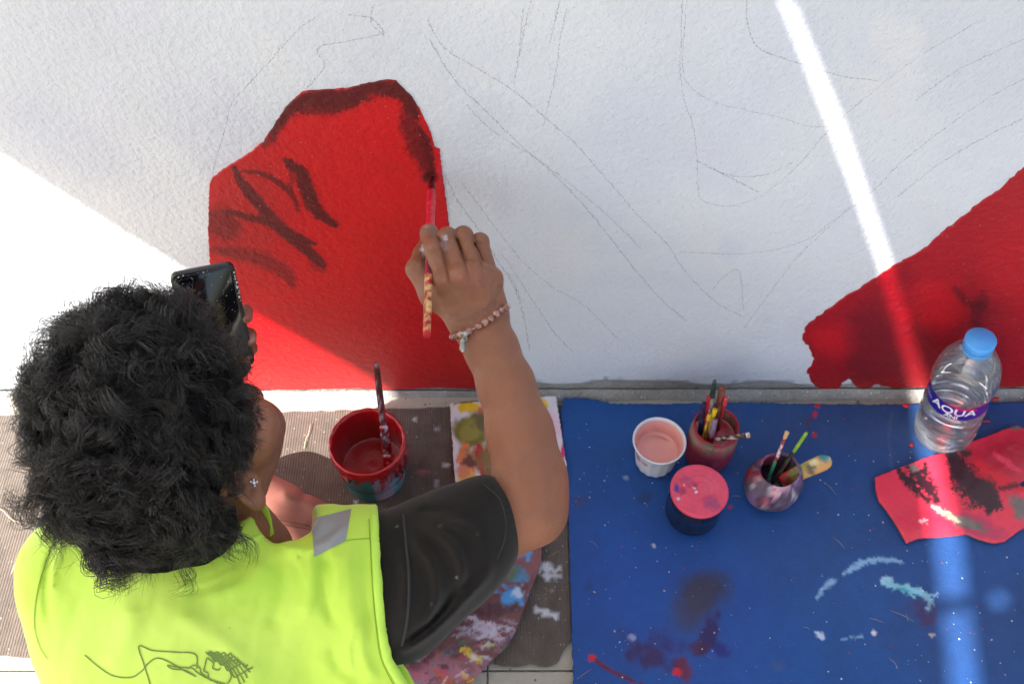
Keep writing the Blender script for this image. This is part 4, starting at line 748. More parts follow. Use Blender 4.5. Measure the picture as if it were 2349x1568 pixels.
def hand(P):
    W1, W2 = dp(1076, 730, 1.14), dp(1118, 716, 1.137)
    mc = [dp(1021, 646, 1.128), dp(1061, 634, 1.122), dp(1096, 631, 1.127), dp(1126, 640, 1.138)]
    d = cone(P, W1, W2, .021, .0195)
    for m_, w_, r0 in ((mc[0], W1, .0140), (mc[1], W1 * .5 + W2 * .5, .0140), (mc[2], W2, .0135), (mc[3], W2, .0125)): d = smin(d, cone(P, m_, w_, r0, .0195), .014)
    for i in range(3): d = smin(d, cone(P, mc[i] - TC * .002, mc[i + 1] - TC * .002, .0115, .011), .010)
    d = smin(d, cone(P, dp(1035, 660, 1.155), dp(1105, 665, 1.155), .019, .019), .012)                          # palm
    d = smin(d, cone(P, dp(1066, 715, 1.148), dp(1000, 672, 1.152), .021, .0185), .016)                         # thenar
    fg = [([(997, 572, 1.140), (985, 537, 1.166), (981, 523, 1.184)], (.0120, .0106, .0096, .0088)),
          ([(1027, 544, 1.150), (1016, 572, 1.182), (1006, 606, 1.186)], (.0118, .0106, .0092, .0085)),
          ([(1063, 541, 1.153), (1052, 572, 1.184), (1040, 610, 1.186)], (.0115, .0104, .0090, .0083)),
          ([(1101, 555, 1.160), (1088, 590, 1.186), (1072, 620, 1.184)], (.0108, .0097, .0082, .0076))]
    e = None
    for i, (pts, rd_) in enumerate(fg):
        q = [mc[i]] + [dp(*p) for p in pts]; g = None
        for j in range(3):
            c_ = cone(P, q[j], q[j + 1], rd_[j] * (.93 if j == 0 else 1), rd_[j + 1]); g = c_ if g is None else smin(g, c_, .0045)
        g = smin(g, elli(P, q[1] + TC * .0015, np.eye(3), (rd_[1] * 1.02,) * 3), .004)
        d = smin(d, g, .0055) if e is None else d; e = g if e is None else smin(e, g, .0010)
    d = smin(d, e, .0035)
    th = cone(P, dp(1000, 672, 1.152), dp(957, 617, 1.160), .0190, .0128); th = smin(th, cone(P, dp(957, 617, 1.160), dp(968, 583, 1.178), .0122, .0105), .006); th = smin(th, cone(P, dp(968, 583, 1.178), dp(977, 560, 1.188), .0105, .009), .004)
    d = smin(d, th, .008)
    # the knuckles stand out a little, tendons between wrist and knuckles
    for i in range(4): d = smin(d, elli(P, mc[i] + TC * .006, np.eye(3), (.0095,) * 3), .010)
    px, py, _ = proj(P)
    for i, m_ in enumerate(mc):
        a, b_, _ = proj((m_, (W1, W1 * .5 + W2 * .5, W2, W2)[i])); dd, tt = seg_d(px, py, list(zip(a, b_))); d = d - .0011 * np.exp(-(dd / 5) ** 2) * (1 - tt)
    dd, _ = seg_d(px, py, [(1040, 728), (1075, 728), (1110, 716), (1135, 690), (1146, 660)]); d = d + .0016 * np.exp(-(dd / 6) ** 2)     # crease at the wrist
    d = d - folds(P, [([(1004, 540), (1019, 590), (1036, 658)], 3.2, -.0024), ([(1044, 538), (1060, 585), (1079, 640)], 3.2, -.0024), ([(1083, 548), (1096, 585), (1111, 628)], 3.2, -.0022), ([(1021, 640), (1030, 655)], 12, .0010), ([(1058, 632), (1068, 645)], 12, .0016), ([(1094, 632), (1104, 642)], 11, .0012)])
    d = d - folds(P, [(q, 2.4, -.0009) for q in ([(974, 538), (985, 535), (996, 537)], [(975, 544), (986, 541), (997, 544)], [(1016, 551), (1027, 548), (1038, 551)], [(1016, 557), (1027, 554), (1038, 558)], [(1052, 549), (1063, 546), (1074, 551)], [(946, 618), (955, 610), (964, 606)], [(990, 578), (999, 576), (1008, 580)], [(1092, 560), (1102, 558), (1112, 563)])])
    return d
# phone plane and left hand
PT = [dp(388, 634, 1.117), dp(536, 606, 1.135), dp(584, 832, 1.235)]
pu = PT[1] - PT[0]; PW = np.linalg.norm(pu); pu /= PW; pv = PT[2] - PT[1]; PL = .155; pv = pv - pu * (pv @ pu); pv /= np.linalg.norm(pv); pn = np.cross(pu, pv); pn = pn if pn @ TC > 0 else -pn
PO = PT[0]
def ph(a, b_, c=0): return PO + pu * a * PW + pv * b_ * PL + pn * c
def lhand(P):
    d = cone(P, ph(.15, .80, -.038), ph(.75, .80, -.036), .019, .017); d = smin(d, cone(P, ph(.3, 1.1, -.040), ph(.5, .75, -.038), .022, .018), .012)
    tips = [(573, 722), (582, 775), (577, 808)]
    g = None
    for i, (a, b_) in enumerate(tips):
        s_ = (.56, .80, .93)[i]
        T_ = ph(1.06, s_, -.004); x_, y_, dd = proj(T_); T2 = dp(a - 9, b_, dd); q = [ph(.35, s_ + .08, -.036), ph(.95, s_ + .04, -.028), T2 - pn * .006, T2 + pn * .004]
        for j in range(3):
            c_ = cone(P, q[j], q[j + 1], (.011, .0105, .0090)[j], (.0105, .0090, .0078)[j]); g = c_ if g is None else smin(g, c_, .002)
    d = smin(d, g, .006); d = smin(d, cone(P, ph(.1, .85, -.03), ph(-.07, .62, -.004), .013, .009), .006)
    return d
def larm(P):
    d = cone(P, sh_L, dp(385, 1050, 1.33), .045, .038); return smin(d, cone(P, dp(385, 1050, 1.33), ph(.35, 1.15, -.035), .037, .028), .02)
def trunk(P, g=0.0):
    CA = [RT, UP, TC]
    d = elli(P, dp(472, 1465, 1.085), CA, (.163, .125, .120)); d = smin(d, elli(P, dp(480, 1800, 1.14), CA, (.160, .20, .130)), .06)
    d = smin(d, cone(P, sh_L, dp(460, 1330, 1.04), .054, .070), .05); d = smin(d, cone(P, sh_R, dp(460, 1330, 1.04), .052, .070), .05)
    d = smax(d, -(cone(P, dp(655, 1175, 1.00), dp(672, 1235, 1.14), .030, .016)), .008); d = smax(d, -(cone(P, dp(690, 1215, .98), dp(690, 1255, 1.12), .012, .010)), .008)
    return d - g
neck = lambda P: smin(cone(P, NB, hp_(0, -.030, -.06), .050, .052), cone(P, NB, dp(600, 1262, 1.10), .048, .035), .02)
def body(P):
    d = smin(head(P), neck(P), .02); d = smin(d, trunk(P, -.006), .03); d = np.minimum(d, 9)
    return d
def bodyarm(P): return smin(arm(P), trunk(P, -.006), .02)
def armhand(P): return smin(arm(P), hand(P), .014)
pel = gr(520, 1900, .13); foot = 0
def bbox(pts, m): q = np.array(pts); return q.min(0) - m, q.max(0) + m
for dd_ in np.linspace(.85, 1.1, 200):          # where the side of the head starts at the ear
    if smin(head(dp(559, 1112, dd_)[None].astype(np.float32), False), neck(dp(559, 1112, dd_)[None].astype(np.float32)), .02)[0] < 0: EAR = dp(563, 1110, dd_ - .013); break
lo, hi = bbox([hp_(0, 0, 0)], .155); parts = []
lo = lo - np.array([0, 0, .04]); V1, Q1 = snet(lambda P: smin(head(P), neck(P), .02), lo, hi, .0026)
yc = float(dp(1100, 752, 1.135)[1])
l2, h2 = bbox([el_R, wr_R, dp(1120, 1215, 1.07)], .06); h2[1] = yc + .003; V2, Q2 = snet(armhand, l2, h2, .0030)
l3, h3 = bbox([dp(950, 530, 1.13), dp(1150, 760, 1.16)], .03); l3[1] = yc; V3, Q3 = snet(armhand, l3, h3, .00105)
l4, h4 = bbox([ph(0, .5, 0), ph(1, 1.2, -.04), ph(.3, 1.3, -.04)], .035); V4, Q4 = snet(lambda P: smin(lhand(P), larm(P), .02), l4, h4, .0022)
l5, h5 = bbox([sh_L, sh_R, dp(480, 1900, 1.2), dp(215, 1120, 1.2)], .11); V5, Q5 = snet(lambda P: np.minimum(smin(trunk(P, -.010), larm(P), .03), neck(P) + .004), l5, h5, .009)
VV = []; QQ = []; n = 0
for v_, q_ in ((V1, Q1), (V2, Q2), (V3, Q3), (V4, Q4), (V5, Q5)): VV.append(v_); QQ.append(q_ + n); n += len(v_)
VB = np.vstack(VV); QB = np.vstack(QQ)
sk = lin((163, 106, 78), .80); skd = lin((124, 76, 54)); pkn = lin((170, 104, 84), .9)
so_ = [('e', 1075, 640, 40, 22, 10, pkn, 1, .4, .6), ('e', 1080, 680, 30, 22, 0, lin((140, 84, 52)), 1, .4, .6), ('e', 984, 525, 22, 18, 0, lin((140, 104, 88)), 1, .4, .8), ('e', 978, 517, 12, 6, 0, lin((178, 140, 122)), .6, .3, .8), ('l', [(1052, 735), (1080, 730), (1112, 716), (1140, 690)], 9, lin((112, 72, 56)), 1.2, .6, .45), ('e', 1022, 560, 8, 15, -15, lin((150, 120, 120)), .8, .9, .7), ('e', 1022, 545, 4, 8, 0, lin((215, 210, 220)), .6, 1.2, .7),  # the dark line paints shade along the wrist crease
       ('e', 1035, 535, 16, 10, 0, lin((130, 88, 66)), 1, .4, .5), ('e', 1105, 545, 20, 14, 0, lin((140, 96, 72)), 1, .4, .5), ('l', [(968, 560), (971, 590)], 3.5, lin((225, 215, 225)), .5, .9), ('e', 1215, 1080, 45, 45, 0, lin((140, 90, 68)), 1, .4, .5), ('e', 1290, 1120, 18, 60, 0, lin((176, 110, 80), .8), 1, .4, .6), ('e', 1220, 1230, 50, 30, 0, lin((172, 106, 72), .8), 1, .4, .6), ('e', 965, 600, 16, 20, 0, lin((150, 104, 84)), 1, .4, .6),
       ('l', [(1125, 930), (1140, 1080)], 14, lin((150, 92, 58)), 1, .4, .5), ('e', 610, 960, 14, 60, 0, lin((176, 118, 92)), 1, .3, .5), ('e', 580, 1075, 26, 20, 0, lin((140, 84, 50)), 1, .4, .6), ('e', 553, 1108, 9, 26, 10, lin((120, 58, 48)), 1, .3, .7), ('e', 560, 970, 24, 120, 0, lin((54, 36, 26)), 1, .8, .75), ('e', 560, 1060, 20, 30, -30, lin((60, 40, 28)), 1, .7, .6),  # shade painted on the forearm's left edge and in the ear hollow
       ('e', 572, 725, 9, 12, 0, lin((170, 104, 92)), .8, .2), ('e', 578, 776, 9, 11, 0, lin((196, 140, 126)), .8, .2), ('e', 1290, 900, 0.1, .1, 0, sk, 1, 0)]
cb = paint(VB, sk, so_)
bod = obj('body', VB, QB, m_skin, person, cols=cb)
bvA = bvh(V2, Q2); bvH = bvh(V1, Q1)
# shirt --------------------------------------------------
sfold = [([(1000, 1195), (1080, 1215), (1120, 1270), (1110, 1340)], 11, .0045), ([(960, 1200), (1030, 1240), (1060, 1310), (1040, 1390)], 12, .005), ([(940, 1230), (990, 1290), (1000, 1380), (960, 1450)], 11, .0045), ([(1030, 1180), (1120, 1200), (1160, 1250), (1150, 1300)], 8, -.003),
         ([(910, 1500), (1000, 1440), (1090, 1350), (1140, 1290)], 10, .005), ([(930, 1480), (1010, 1400), (1075, 1320)], 12, -.005), ([(915, 1250), (930, 1330), (925, 1420)], 12, .003), ([(1080, 1160), (1130, 1180)], 14, .002), ([(960, 1170), (1060, 1170)], 9, -.002)]
def sleeve(P):
    a = cone(P, dp(760, 1320, 1.04), dp(895, 1343, 1.055), .055, .073); a = smin(a, cone(P, dp(895, 1343, 1.055), dp(1030, 1260, 1.06), .073, .058), .03)
    return smin(a, cone(P, dp(1030, 1262, 1.06), dp(1118, 1196, 1.065), .058, .0500), .03)
pe = dp(1128, 1188, 1.065); ne = dp(1128, 1188, 1.065) - dp(1000, 1275, 1.065); ne /= np.linalg.norm(ne); ne = ne + UP * -.25; ne /= np.linalg.norm(ne)
def shirt(P):
    d = smin(trunk(P), sleeve(P), .03) - folds(P, sfold, 1.5) * np.clip(-((P - pe) @ ne.astype(np.float32)) / .03, 0, 1)
    qq = P - (pe + ne * .010).astype(np.float32); pl_ = qq @ ne.astype(np.float32); d = smax(d, pl_ - .023 + 9.5 * (np.sum(qq * qq, 1) - pl_ ** 2), .003)
    inner = sleeve(P) + .0065; near = (P - (pe - ne * .012)) @ ne.astype(np.float32); pass
    d = smax(d, -(cone(P, dp(655, 1175, 1.00), dp(672, 1225, 1.14), .034, .019)), .006); return smax(d, -(neck(P) - .004), .004)
l6, h6 = bbox([sh_L, dp(1118, 1196, 1.06), dp(895, 1450, 1.0), dp(480, 1850, 1.2)], .085); l6[1] -= .02; l6[0] = dp(700, 1300, 1.05)[0]
V, Q = snet(shirt, l6, h6, .0032)
bk = lin((36, 33, 31), 1.0); c = paint(V, bk, [('e', 1000, 1250, 60, 90, 20, lin((42, 37, 32)), 1, .5, .6), ('e', 1150, 1200, 30, 60, 0, lin((44, 42, 42)), 1, .4, .6), ('e', 1000, 1440, 120, 20, -38, lin((22, 20, 22)), 1, .5, .6)] + splats(22, 900, 1180, 1130, 1430, [lin((170, 170, 175)), lin((90, 86, 84))], .9, 1.6, 4))
sh = obj('tshirt', V, Q, m_shirt, person, cols=c); bvS = bvh(V, Q)
def ribbon(bv, pts, wd, off, name, m, parent, smooth_n=10, raised=0):
    p = cr(pts, smooth_n); A = []; 
    for a, b_ in p:
        q, n_ = hit(bv, a, b_)
        if q is not None: A.append((q, n_ if n_ @ TC > 0 else -n_))
    if len(A) < 2: return None
    V = []; F = []
    for i in range(len(A)):
        t_ = A[min(i + 1, len(A) - 1)][0] - A[max(i - 1, 0)][0]; t_ /= np.linalg.norm(t_) + 1e-9; s_ = np.cross(t_, A[i][1]); s_ /= np.linalg.norm(s_) + 1e-9; q = A[i][0] + A[i][1] * off
        w_ = wd if np.isscalar(wd) else wd[min(i * len(wd) // len(A), len(wd) - 1)]
        V += [q - s_ * w_ - A[i][1] * raised * .8, q - s_ * w_ * .6 + A[i][1] * raised, q + s_ * w_ * .6 + A[i][1] * raised, q + s_ * w_ - A[i][1] * raised * .8]
        if i:
            for j in range(3): F.append((4 * i - 4 + j, 4 * i - 3 + j, 4 * i + 1 + j, 4 * i + j))
    return (np.array(V), F) if name is None else obj(name, V, F, m, parent)
ms_ = M('black_seam', (.028, .027, .026), .9)
ribbon(bvS, [(1112, 1112), (1146, 1145), (1160, 1195), (1156, 1240), (1140, 1282)], .0008, .0004, 'sleeve_hem', ms_, sh, raised=.0006)
ribbon(bvS, [(925, 1180), (932, 1250), (938, 1330), (934, 1420), (922, 1480)], .0016, .0003, 'shoulder_seam', ms_, sh, raised=.0010)
# vest -----------------------------------------------------
vfold = [([(655, 1262), (690, 1290), (700, 1340)], 6, .0022), ([(760, 1255), (775, 1310), (770, 1370)], 7, .0022), ([(550, 1300), (480, 1335), (400, 1345)], 7, .0018), ([(150, 1240), (125, 1300), (120, 1360)], 6, .002), ([(820, 1420), (800, 1480), (810, 1550)], 7, .002), ([(640, 1245), (700, 1262), (760, 1240), (800, 1200)], 12, .004), ([(700, 1262), (720, 1330), (700, 1420)], 18, .0035), ([(745, 1270), (735, 1340), (770, 1440)], 14, -.003), ([(790, 1250), (800, 1350), (810, 1480)], 20, .003), ([(610, 1280), (560, 1340), (470, 1365)], 22, .0025), ([(560, 1270), (510, 1330), (420, 1350)], 18, -.002), ([(640, 1270), (650, 1350), (620, 1450)], 22, -.0025),
         ([(210, 1310), (300, 1290), (330, 1330)], 20, .002), ([(400, 1400), (520, 1480), (600, 1560)], 26, .0025), ([(300, 1380), (290, 1460), (240, 1530)], 28, .0022), ([(835, 1250), (838, 1350), (850, 1460)], 8, -.0014), ([(120, 1260), (105, 1340), (112, 1430)], 8, -.002), ([(680, 1230), (700, 1215), (720, 1225)], 10, -.003), ([(830, 1400), (830, 1500), (860, 1560)], 14, .003), ([(760, 1480), (780, 1530), (840, 1568)], 16, -.0025)]
pa, pb_, pc_ = dp(868, 1178, 1.0), dp(887, 1440, .97), dp(872, 1178, 1.2); nv = np.cross(pb_ - pa, pc_ - pa); nv /= np.linalg.norm(nv); nv = nv if nv[0] > 0 else -nv
def vest(P):
    px, py, _ = proj(P)
    d = smin(trunk(P, .009), cone(P, sh_R, dp(930, 1330, 1.06), .064, .086), .03); d = smin(d, cone(P, dp(850, 1420, 1.06), dp(900, 1640, 1.08), .080, .075), .03); d = smin(d, cone(P, dp(197, 1330, 1.05), dp(212, 1450, 1.08), .0575, .054), .03) - folds(P, vfold, 1.7) - .0012 * (fbm(px, py, 60, 3) - .5) * 2 - .0034 * (fbm(px + .25 * py, py * .33, 34, 5) - .5)
    d = smax(d, (px - np.interp(py, [1100, 1178, 1300, 1440, 1505, 1568, 1700], [862, 867, 874, 885, 898, 938, 960])) / FPX - .0025 * (n2(py, py * 0, 22, 1) - .5), .003)
    d = smax(d, -(cone(P, NB + RT * .006, hp_(.01, -.02, -.05), .052, .054)), .004)          # neck opening
    d = smax(d, -(cone(P, dp(655, 1175, 1.00), dp(672, 1225, 1.14), .032, .017)), .006); return smax(d, -(cone(P, dp(625, 1195, 1.04), dp(560, 1190, 1.12), .016, .05)), .006)
l7, h7 = bbox([sh_L, sh_R, dp(920, 1450, 1.0), dp(60, 1400, 1.05), dp(480, 1850, 1.05)], .085); V, Q = snet(vest, l7, h7, .0034)
VN = lin((192, 228, 78), .95)
c = paint(V, VN, [('e', 400, 1480, 300, 120, 0, lin((200, 229, 104), .96), 1, .4, .6), ('e', 600, 1350, 160, 40, -10, lin((172, 220, 66), .95), 1, .5, .4), ('e', 735, 1225, 60, 22, -10, lin((205, 205, 40), 1.1), 1, .6, .5), ('e', 520, 1342, 14, 3, 0, lin((170, 215, 90)), .8, .3)] + splats(14, 200, 860, 1300, 1560, [lin((110, 120, 30))], .9, 1.6, 7))
vo = obj('safety_vest', V, Q, m_vest, person, cols=c); bvV = bvh(V, Q)
# grey reflective tape over the front of the shoulder, then bindings, seams and print
def patch(bv, poly, off, name, m, parent, nx=14, ny=10):
    A = np.array(poly, float); V = []; F = []; idx = {}
    for i in range(nx + 1):
        for j in range(ny + 1):
            s_, t_ = i / nx, j / ny; p = (A[0] * (1 - s_) + A[1] * s_) * (1 - t_) + (A[3] * (1 - s_) + A[2] * s_) * t_
            q, n_ = hit(bv, *p)
            if q is not None: idx[i, j] = len(V); V.append(q + (n_ if n_ @ TC > 0 else -n_) * off)
    for i in range(nx):
        for j in range(ny):
            k = [(i, j), (i + 1, j), (i + 1, j + 1), (i, j + 1)]
            if all(x in idx for x in k): F.append(tuple(idx[x] for x in k))
    if F: obj(name, V, F, m, parent)
patch(bvV, [(716, 1190), (806, 1168), (792, 1240), (720, 1276)], .0010, 'reflective_tape', m_refl, vo, 20, 14)
ribbon(bvV, [(858, 1184), (862, 1260), (866, 1340), (874, 1420), (886, 1500), (905, 1540), (926, 1575)], .0045, .0008, 'armhole_binding', m_vestedge, vo, 14, .0016)
ribbon(bvV, [(846, 1190), (850, 1260), (854, 1340), (861, 1420), (872, 1500), (890, 1545), (910, 1580)], .0005, .0006, 'armhole_seam', m_seam, vo, 14)
ribbon(bvV, [(135, 1215), (105, 1290), (86, 1360), (80, 1430), (92, 1480), (110, 1510)], .0006, .0008, 'armhole_seam', m_seam, vo, 14)
ribbon(bvV, [(500, 1262), (545, 1252), (590, 1232), (620, 1224), (650, 1232)], .0038, .0006, 'collar_binding', m_vestedge, vo, 12, .0014)
ribbon(bvV, [(735, 1262), (760, 1245), (800, 1238), (850, 1234)], .0004, .0006, 'shoulder_seam', m_seam, vo, 12)
lg = [[(195, 1501), (230, 1530), (260, 1548), (300, 1552), (325, 1538), (340, 1520), (360, 1508), (385, 1515), (420, 1535), (450, 1550)], [(345, 1568), (330, 1520), (319, 1480), (350, 1490), (400, 1494), (448, 1499), (452, 1532)], [(450, 1550), (425, 1536), (395, 1532), (385, 1524), (405, 1528), (440, 1531), (452, 1540), (480, 1556), (520, 1568)], [(430, 1532), (445, 1524), (458, 1530), (465, 1545), (500, 1566)],
      [(482, 1512), (475, 1508), (470, 1525), (468, 1537), (477, 1542), (480, 1556), (496, 1562), (510, 1568)], [(482, 1512), (490, 1520), (488, 1530), (500, 1535), (506, 1530)], [(520, 1525), (528, 1540), (530, 1552), (522, 1566)]]
pr_ = [ribbon(bvV, q, .00062, .0007, None, None, None, 8) for q in lg]
for k in range(9):
    b0_ = (472 + 2.5 * k, 1492 + 2.5 * k); pts = []
    for s_ in np.linspace(0, 1, 14): pts.append((b0_[0] + (26 + 72 * (1 - abs(k - 4) / 8)) * s_ , b0_[1] + 2 + (8 + 5.5 * k) * s_ ** 1.4 + (2 + 3.5 * s_) * math.sin(s_ * 26 + k)))
    pr_.append(ribbon(bvV, pts, .00075, .0007, None, None, None, 3))
pr_ = [p for p in pr_ if p is not None]; V, F = join(pr_); obj('line_drawing_print', V, F, m_logo, vo)
# loose collar ribbon beside the neck
q = [dp(588, 1152, 1.04), dp(596, 1166, 1.045), dp(606, 1190, 1.05), dp(612, 1212, 1.05), dp(622, 1228, 1.045)]; V, F = tube(q, [.003, .009, .008, .007, .004], 10, flat=.22, fu=RT); obj('collar_strap', V, F, m_vestedge, vo)
# front hem of the vest with its tape, below the sleeve
q = [dp(880, 1500, 1.10), dp(908, 1540, 1.12), dp(926, 1580, 1.14), dp(940, 1640, 1.16)]; V, F = tube(q, [.012, .014, .016, .018], 12, flat=.2, fu=RT); obj('front_panel', V, F, m_vestedge, vo)
V, F = tube([p + TC * .0045 - RT * .006 for p in q[1:]], [.008, .0085, .009], 12, flat=.1, fu=RT); obj('reflective_tape', V, F, m_refl, vo)
# trousers ---------------------------------------------------
pfold = [([(610, 1185), (660, 1195), (720, 1200)], 7, .003), ([(640, 1130), (700, 1150), (740, 1180)], 12, .005), ([(700, 1120), (760, 1150), (800, 1200)], 14, -.006), ([(720, 1100), (790, 1130), (850, 1165)], 10, .004), ([(680, 1090), (700, 1120), (690, 1150)], 10, -.004)]
def pants(P):
    d = cone(P, gr(400, 1850, .13), gr(985, 1264, .085), .09, .062); d = smin(d, cone(P, gr(985, 1262, .080), gr(800, 1262, .07), .060, .052), .04)
    d = smin(d, cone(P, gr(800, 1262, .07), gr(545, 1135, .065), .052, .050), .03); d = smin(d, cone(P, gr(690, 1215, .09), gr(640, 1205, .10), .052, .052), .03)
    d = smin(d, cone(P, gr(400, 1850, .13), gr(60, 1270, .10), .10, .03), .05) if False else d
    d = smin(d, cone(P, gr(400, 1750, .12), gr(330, 1120, .09), .09, .06), .05); return d - folds(P, pfold, 1.8)
l8, h8 = bbox([gr(330, 1750, .1), gr(985, 1225, .08), gr(590, 1080, .08)], .115); l8[2] = .008; V, Q = snet(pants, l8, h8, .0045); V[:, 2] = np.maximum(V[:, 2], .010)
pt = obj('trousers', V, Q, m_pants, person); bvP = bvh(V, Q)
mst = M('trouser_stitching', (.16, .06, .05), .9)
for k, dy in enumerate((0, 8)): ribbon(bvP, [(612, 1188 + dy), (660, 1196 + dy), (710, 1206 + dy), (735, 1220 + dy)], .0005, .0006, 'seam', mst, pt)
# hair --------------------------------------------------------
HH = dp(329, 964, .955); HR_ = np.array([.0965, .120, .101]); CA = np.array([RT, UP, TC])
def haircap(P):
    q = (P - HH.astype(np.float32)) @ CA.T.astype(np.float32)
    d = elli(P, HH, CA, HR_ * .97); d = smin(d, elli(P, hp_(-.010, -.014, .030), HA, (.084, .098, .088)), .02)
    d = smin(d, cone(P, dp(340, 1190, .965), dp(450, 1205, .972), .050, .038), .02)
    lump = fbm(q[:, 0] * 1000 + 300, q[:, 1] * 1000 + q[:, 2] * 600 + 300, 26, 2) - .5
    d = d - .016 * lump
    return smax(d, -elli(P, hp_(.095, .035, -.035), HA, (.05, .085, .062)), .008)
l9, h9 = bbox([HH], .15); V, Q = snet(haircap, l9, h9, .0035); bvC = bvh(V, Q); hc_ = obj('hair', V, Q, m_haircap, person)
def inface(P):
    x, y, _ = proj(P); return ((x > 560) & (y > 800) & (y < 1200)) | ((x > 525) & (y > 1045) & (y < 1180))
NC = 740; NS = 30; K = 15; SS = []; r2r = np.random.default_rng(11); s = np.linspace(0, 1, K)
gw = UP * -.2 + RT * -.05
for i in range(NC):
    while True:
        n_ = r2r.normal(size=3); n_ /= np.linalg.norm(n_)
        if n_[2] < -.25: continue
        root = HH + (CA.T @ (n_ * HR_)) * .93
        if inface(root[None])[0]: continue
        break
    nw = CA.T @ (n_ / HR_); nw /= np.linalg.norm(nw)
    if i % 4 == 0:                                  # roots over the nape, right down to the edge of the hair
        for _ in range(60):
            c1, c2 = (lambda a, b: hit(bvC, a, b) if b < 1285 - max(0, a - 330) * .5 else (None, None))(r2r.uniform(110, 530), r2r.uniform(1110, 1285))
            if c1 is not None: root = c1; nw = c2 if c2 @ TC > -.2 else -c2; break
    fx = float(n2(root[0] * 1000, root[1] * 1000, 26, 2)) * 9.0; t0, t1 = perp(nw)
    tg = t0 * math.cos(fx) + t1 * math.sin(fx); tg = tg + .35 * (gw - nw * (gw @ nw)); tg = tg + r2r.normal(size=3) * .25; tg -= nw * (tg @ nw); tg /= np.linalg.norm(tg); bi = np.cross(tg, nw)
    L_ = r2r.uniform(.040, .072); rc = r2r.uniform(.0045, .0105); om = r2r.uniform(7, 14); phs = r2r.uniform(0, 6.28); lift = r2r.uniform(.10, .34)
    if proj(root[None])[0][0] > 505: L_ *= .5; rc *= .6
    for j in range(NS):
        a, b_ = r2r.normal(size=2) * .0033; l_ = L_ * r2r.uniform(.75, 1.12); p_ = phs + r2r.normal() * .30; rcc = rc * r2r.uniform(.8, 1.2); li = lift * r2r.uniform(.85, 1.15)
        sprd = (.6 + .9 * s)[:, None]
        path = root + tg * (l_ * s * .85)[:, None] + nw * (l_ * li * np.sin(s * 2.3) - .25 * l_ * s ** 2 * .6)[:, None] - nw * .002
        path = path + (nw * a + bi * b_) * sprd + (np.cos(om * s + p_)[:, None] * nw + np.sin(om * s + p_)[:, None] * bi) * (rcc * (.15 + .85 * s))[:, None]
        SS.append(path)
# flyaway single hairs and short sideburn hairs
for i in range(170):
    n_ = r2r.normal(size=3); n_[2] = abs(n_[2]) * .6 - .1; n_ /= np.linalg.norm(n_); root = HH + (CA.T @ (n_ * HR_)) * .98
    if inface(root[None])[0]: continue
    nw = CA.T @ n_; t0, t1 = perp(nw); a = r2r.uniform(0, 6.28); tg = t0 * math.cos(a) + t1 * math.sin(a); bi = np.cross(tg, nw); l_ = r2r.uniform(.03, .055); rc = r2r.uniform(.006, .014); om = r2r.uniform(3, 7); p_ = r2r.uniform(0, 6.28)
    SS.append(root + nw * (l_ * .7 * s)[:, None] + tg * (l_ * .6 * s)[:, None] + (np.cos(om * s + p_)[:, None] * nw + np.sin(om * s + p_)[:, None] * bi) * (rc * s)[:, None])
for i in range(2600):
    x = r2r.uniform(515, 600); y = r2r.uniform(800, 1120)
    lim = 566 + 24 * math.exp(-((y - 960) / 110) ** 2) + r2r.normal() * 9 - (max(0, y - 1030) * .55)
    if x > lim: continue
    q, nn_ = hit(bvH, x, y)
    if q is None: continue
    nn_ = nn_ if nn_ @ TC > 0 else -nn_; tg = -UP * .6 + r2r.normal(size=3) * .5; tg -= nn_ * (tg @ nn_); tg /= np.linalg.norm(tg); l_ = r2r.uniform(.004, .011) * (1.6 if x < 550 else 1)
    SS.append(q - nn_ * .0005 + tg * (l_ * s)[:, None] + nn_ * (l_ * .45 * np.sin(s * 2))[:, None] + r2r.normal(size=3) * .001 * (s ** 2)[:, None])
A = np.array(SS); T = np.gradient(A, axis=1); T /= np.linalg.norm(T, axis=2, keepdims=True) + 1e-12; ref = np.array([.3, .2, .93]); U_ = np.cross(T, ref); U_ /= np.linalg.norm(U_, axis=2, keepdims=True) + 1e-12; W_ = np.cross(T, U_)
rad = (.00030 * (1 - .75 * s ** 2))[None, :, None] * r2r.uniform(.7, 1.25, (len(A), 1, 1)); R3 = [A + rad * (U_ * math.cos(a) + W_ * math.sin(a)) for a in (0, 2.094, 4.189)]
V = np.stack(R3, 2).reshape(-1, 3); nS = len(A); base_ = (np.arange(nS) * K * 3)[:, None, None] + (np.arange(K - 1) * 3)[None, :, None]; j = np.arange(3)[None, None, :]; j2 = (j + 1) % 3
Q = np.stack([base_ + j, base_ + j2, base_ + j2 + 3, base_ + j + 3], -1).reshape(-1, 4)
cu_ = obj('curls', V, Q, m_hair, hc_)
# earring
q, nn_ = hit(bvH, 583, 1106)
if q is None: q = dp(583, 1106, 1.0)
er_ = []
for dx, dy, r0 in ((0, 0, .0022), (.003, .001, .0013), (-.003, .001, .0013), (0, .003, .0013), (.001, -.003, .0013)):
    c_ = q + RT * dx + UP * dy + TC * .002; er_.append(lathe([(r0 * math.sin(a), -r0 * math.cos(a)) for a in np.linspace(.01, 3.13, 6)], c_, 7, axis=TC))
V, F = join(er_); obj('stud_earring', V, F, m_gem, person, smooth=False)
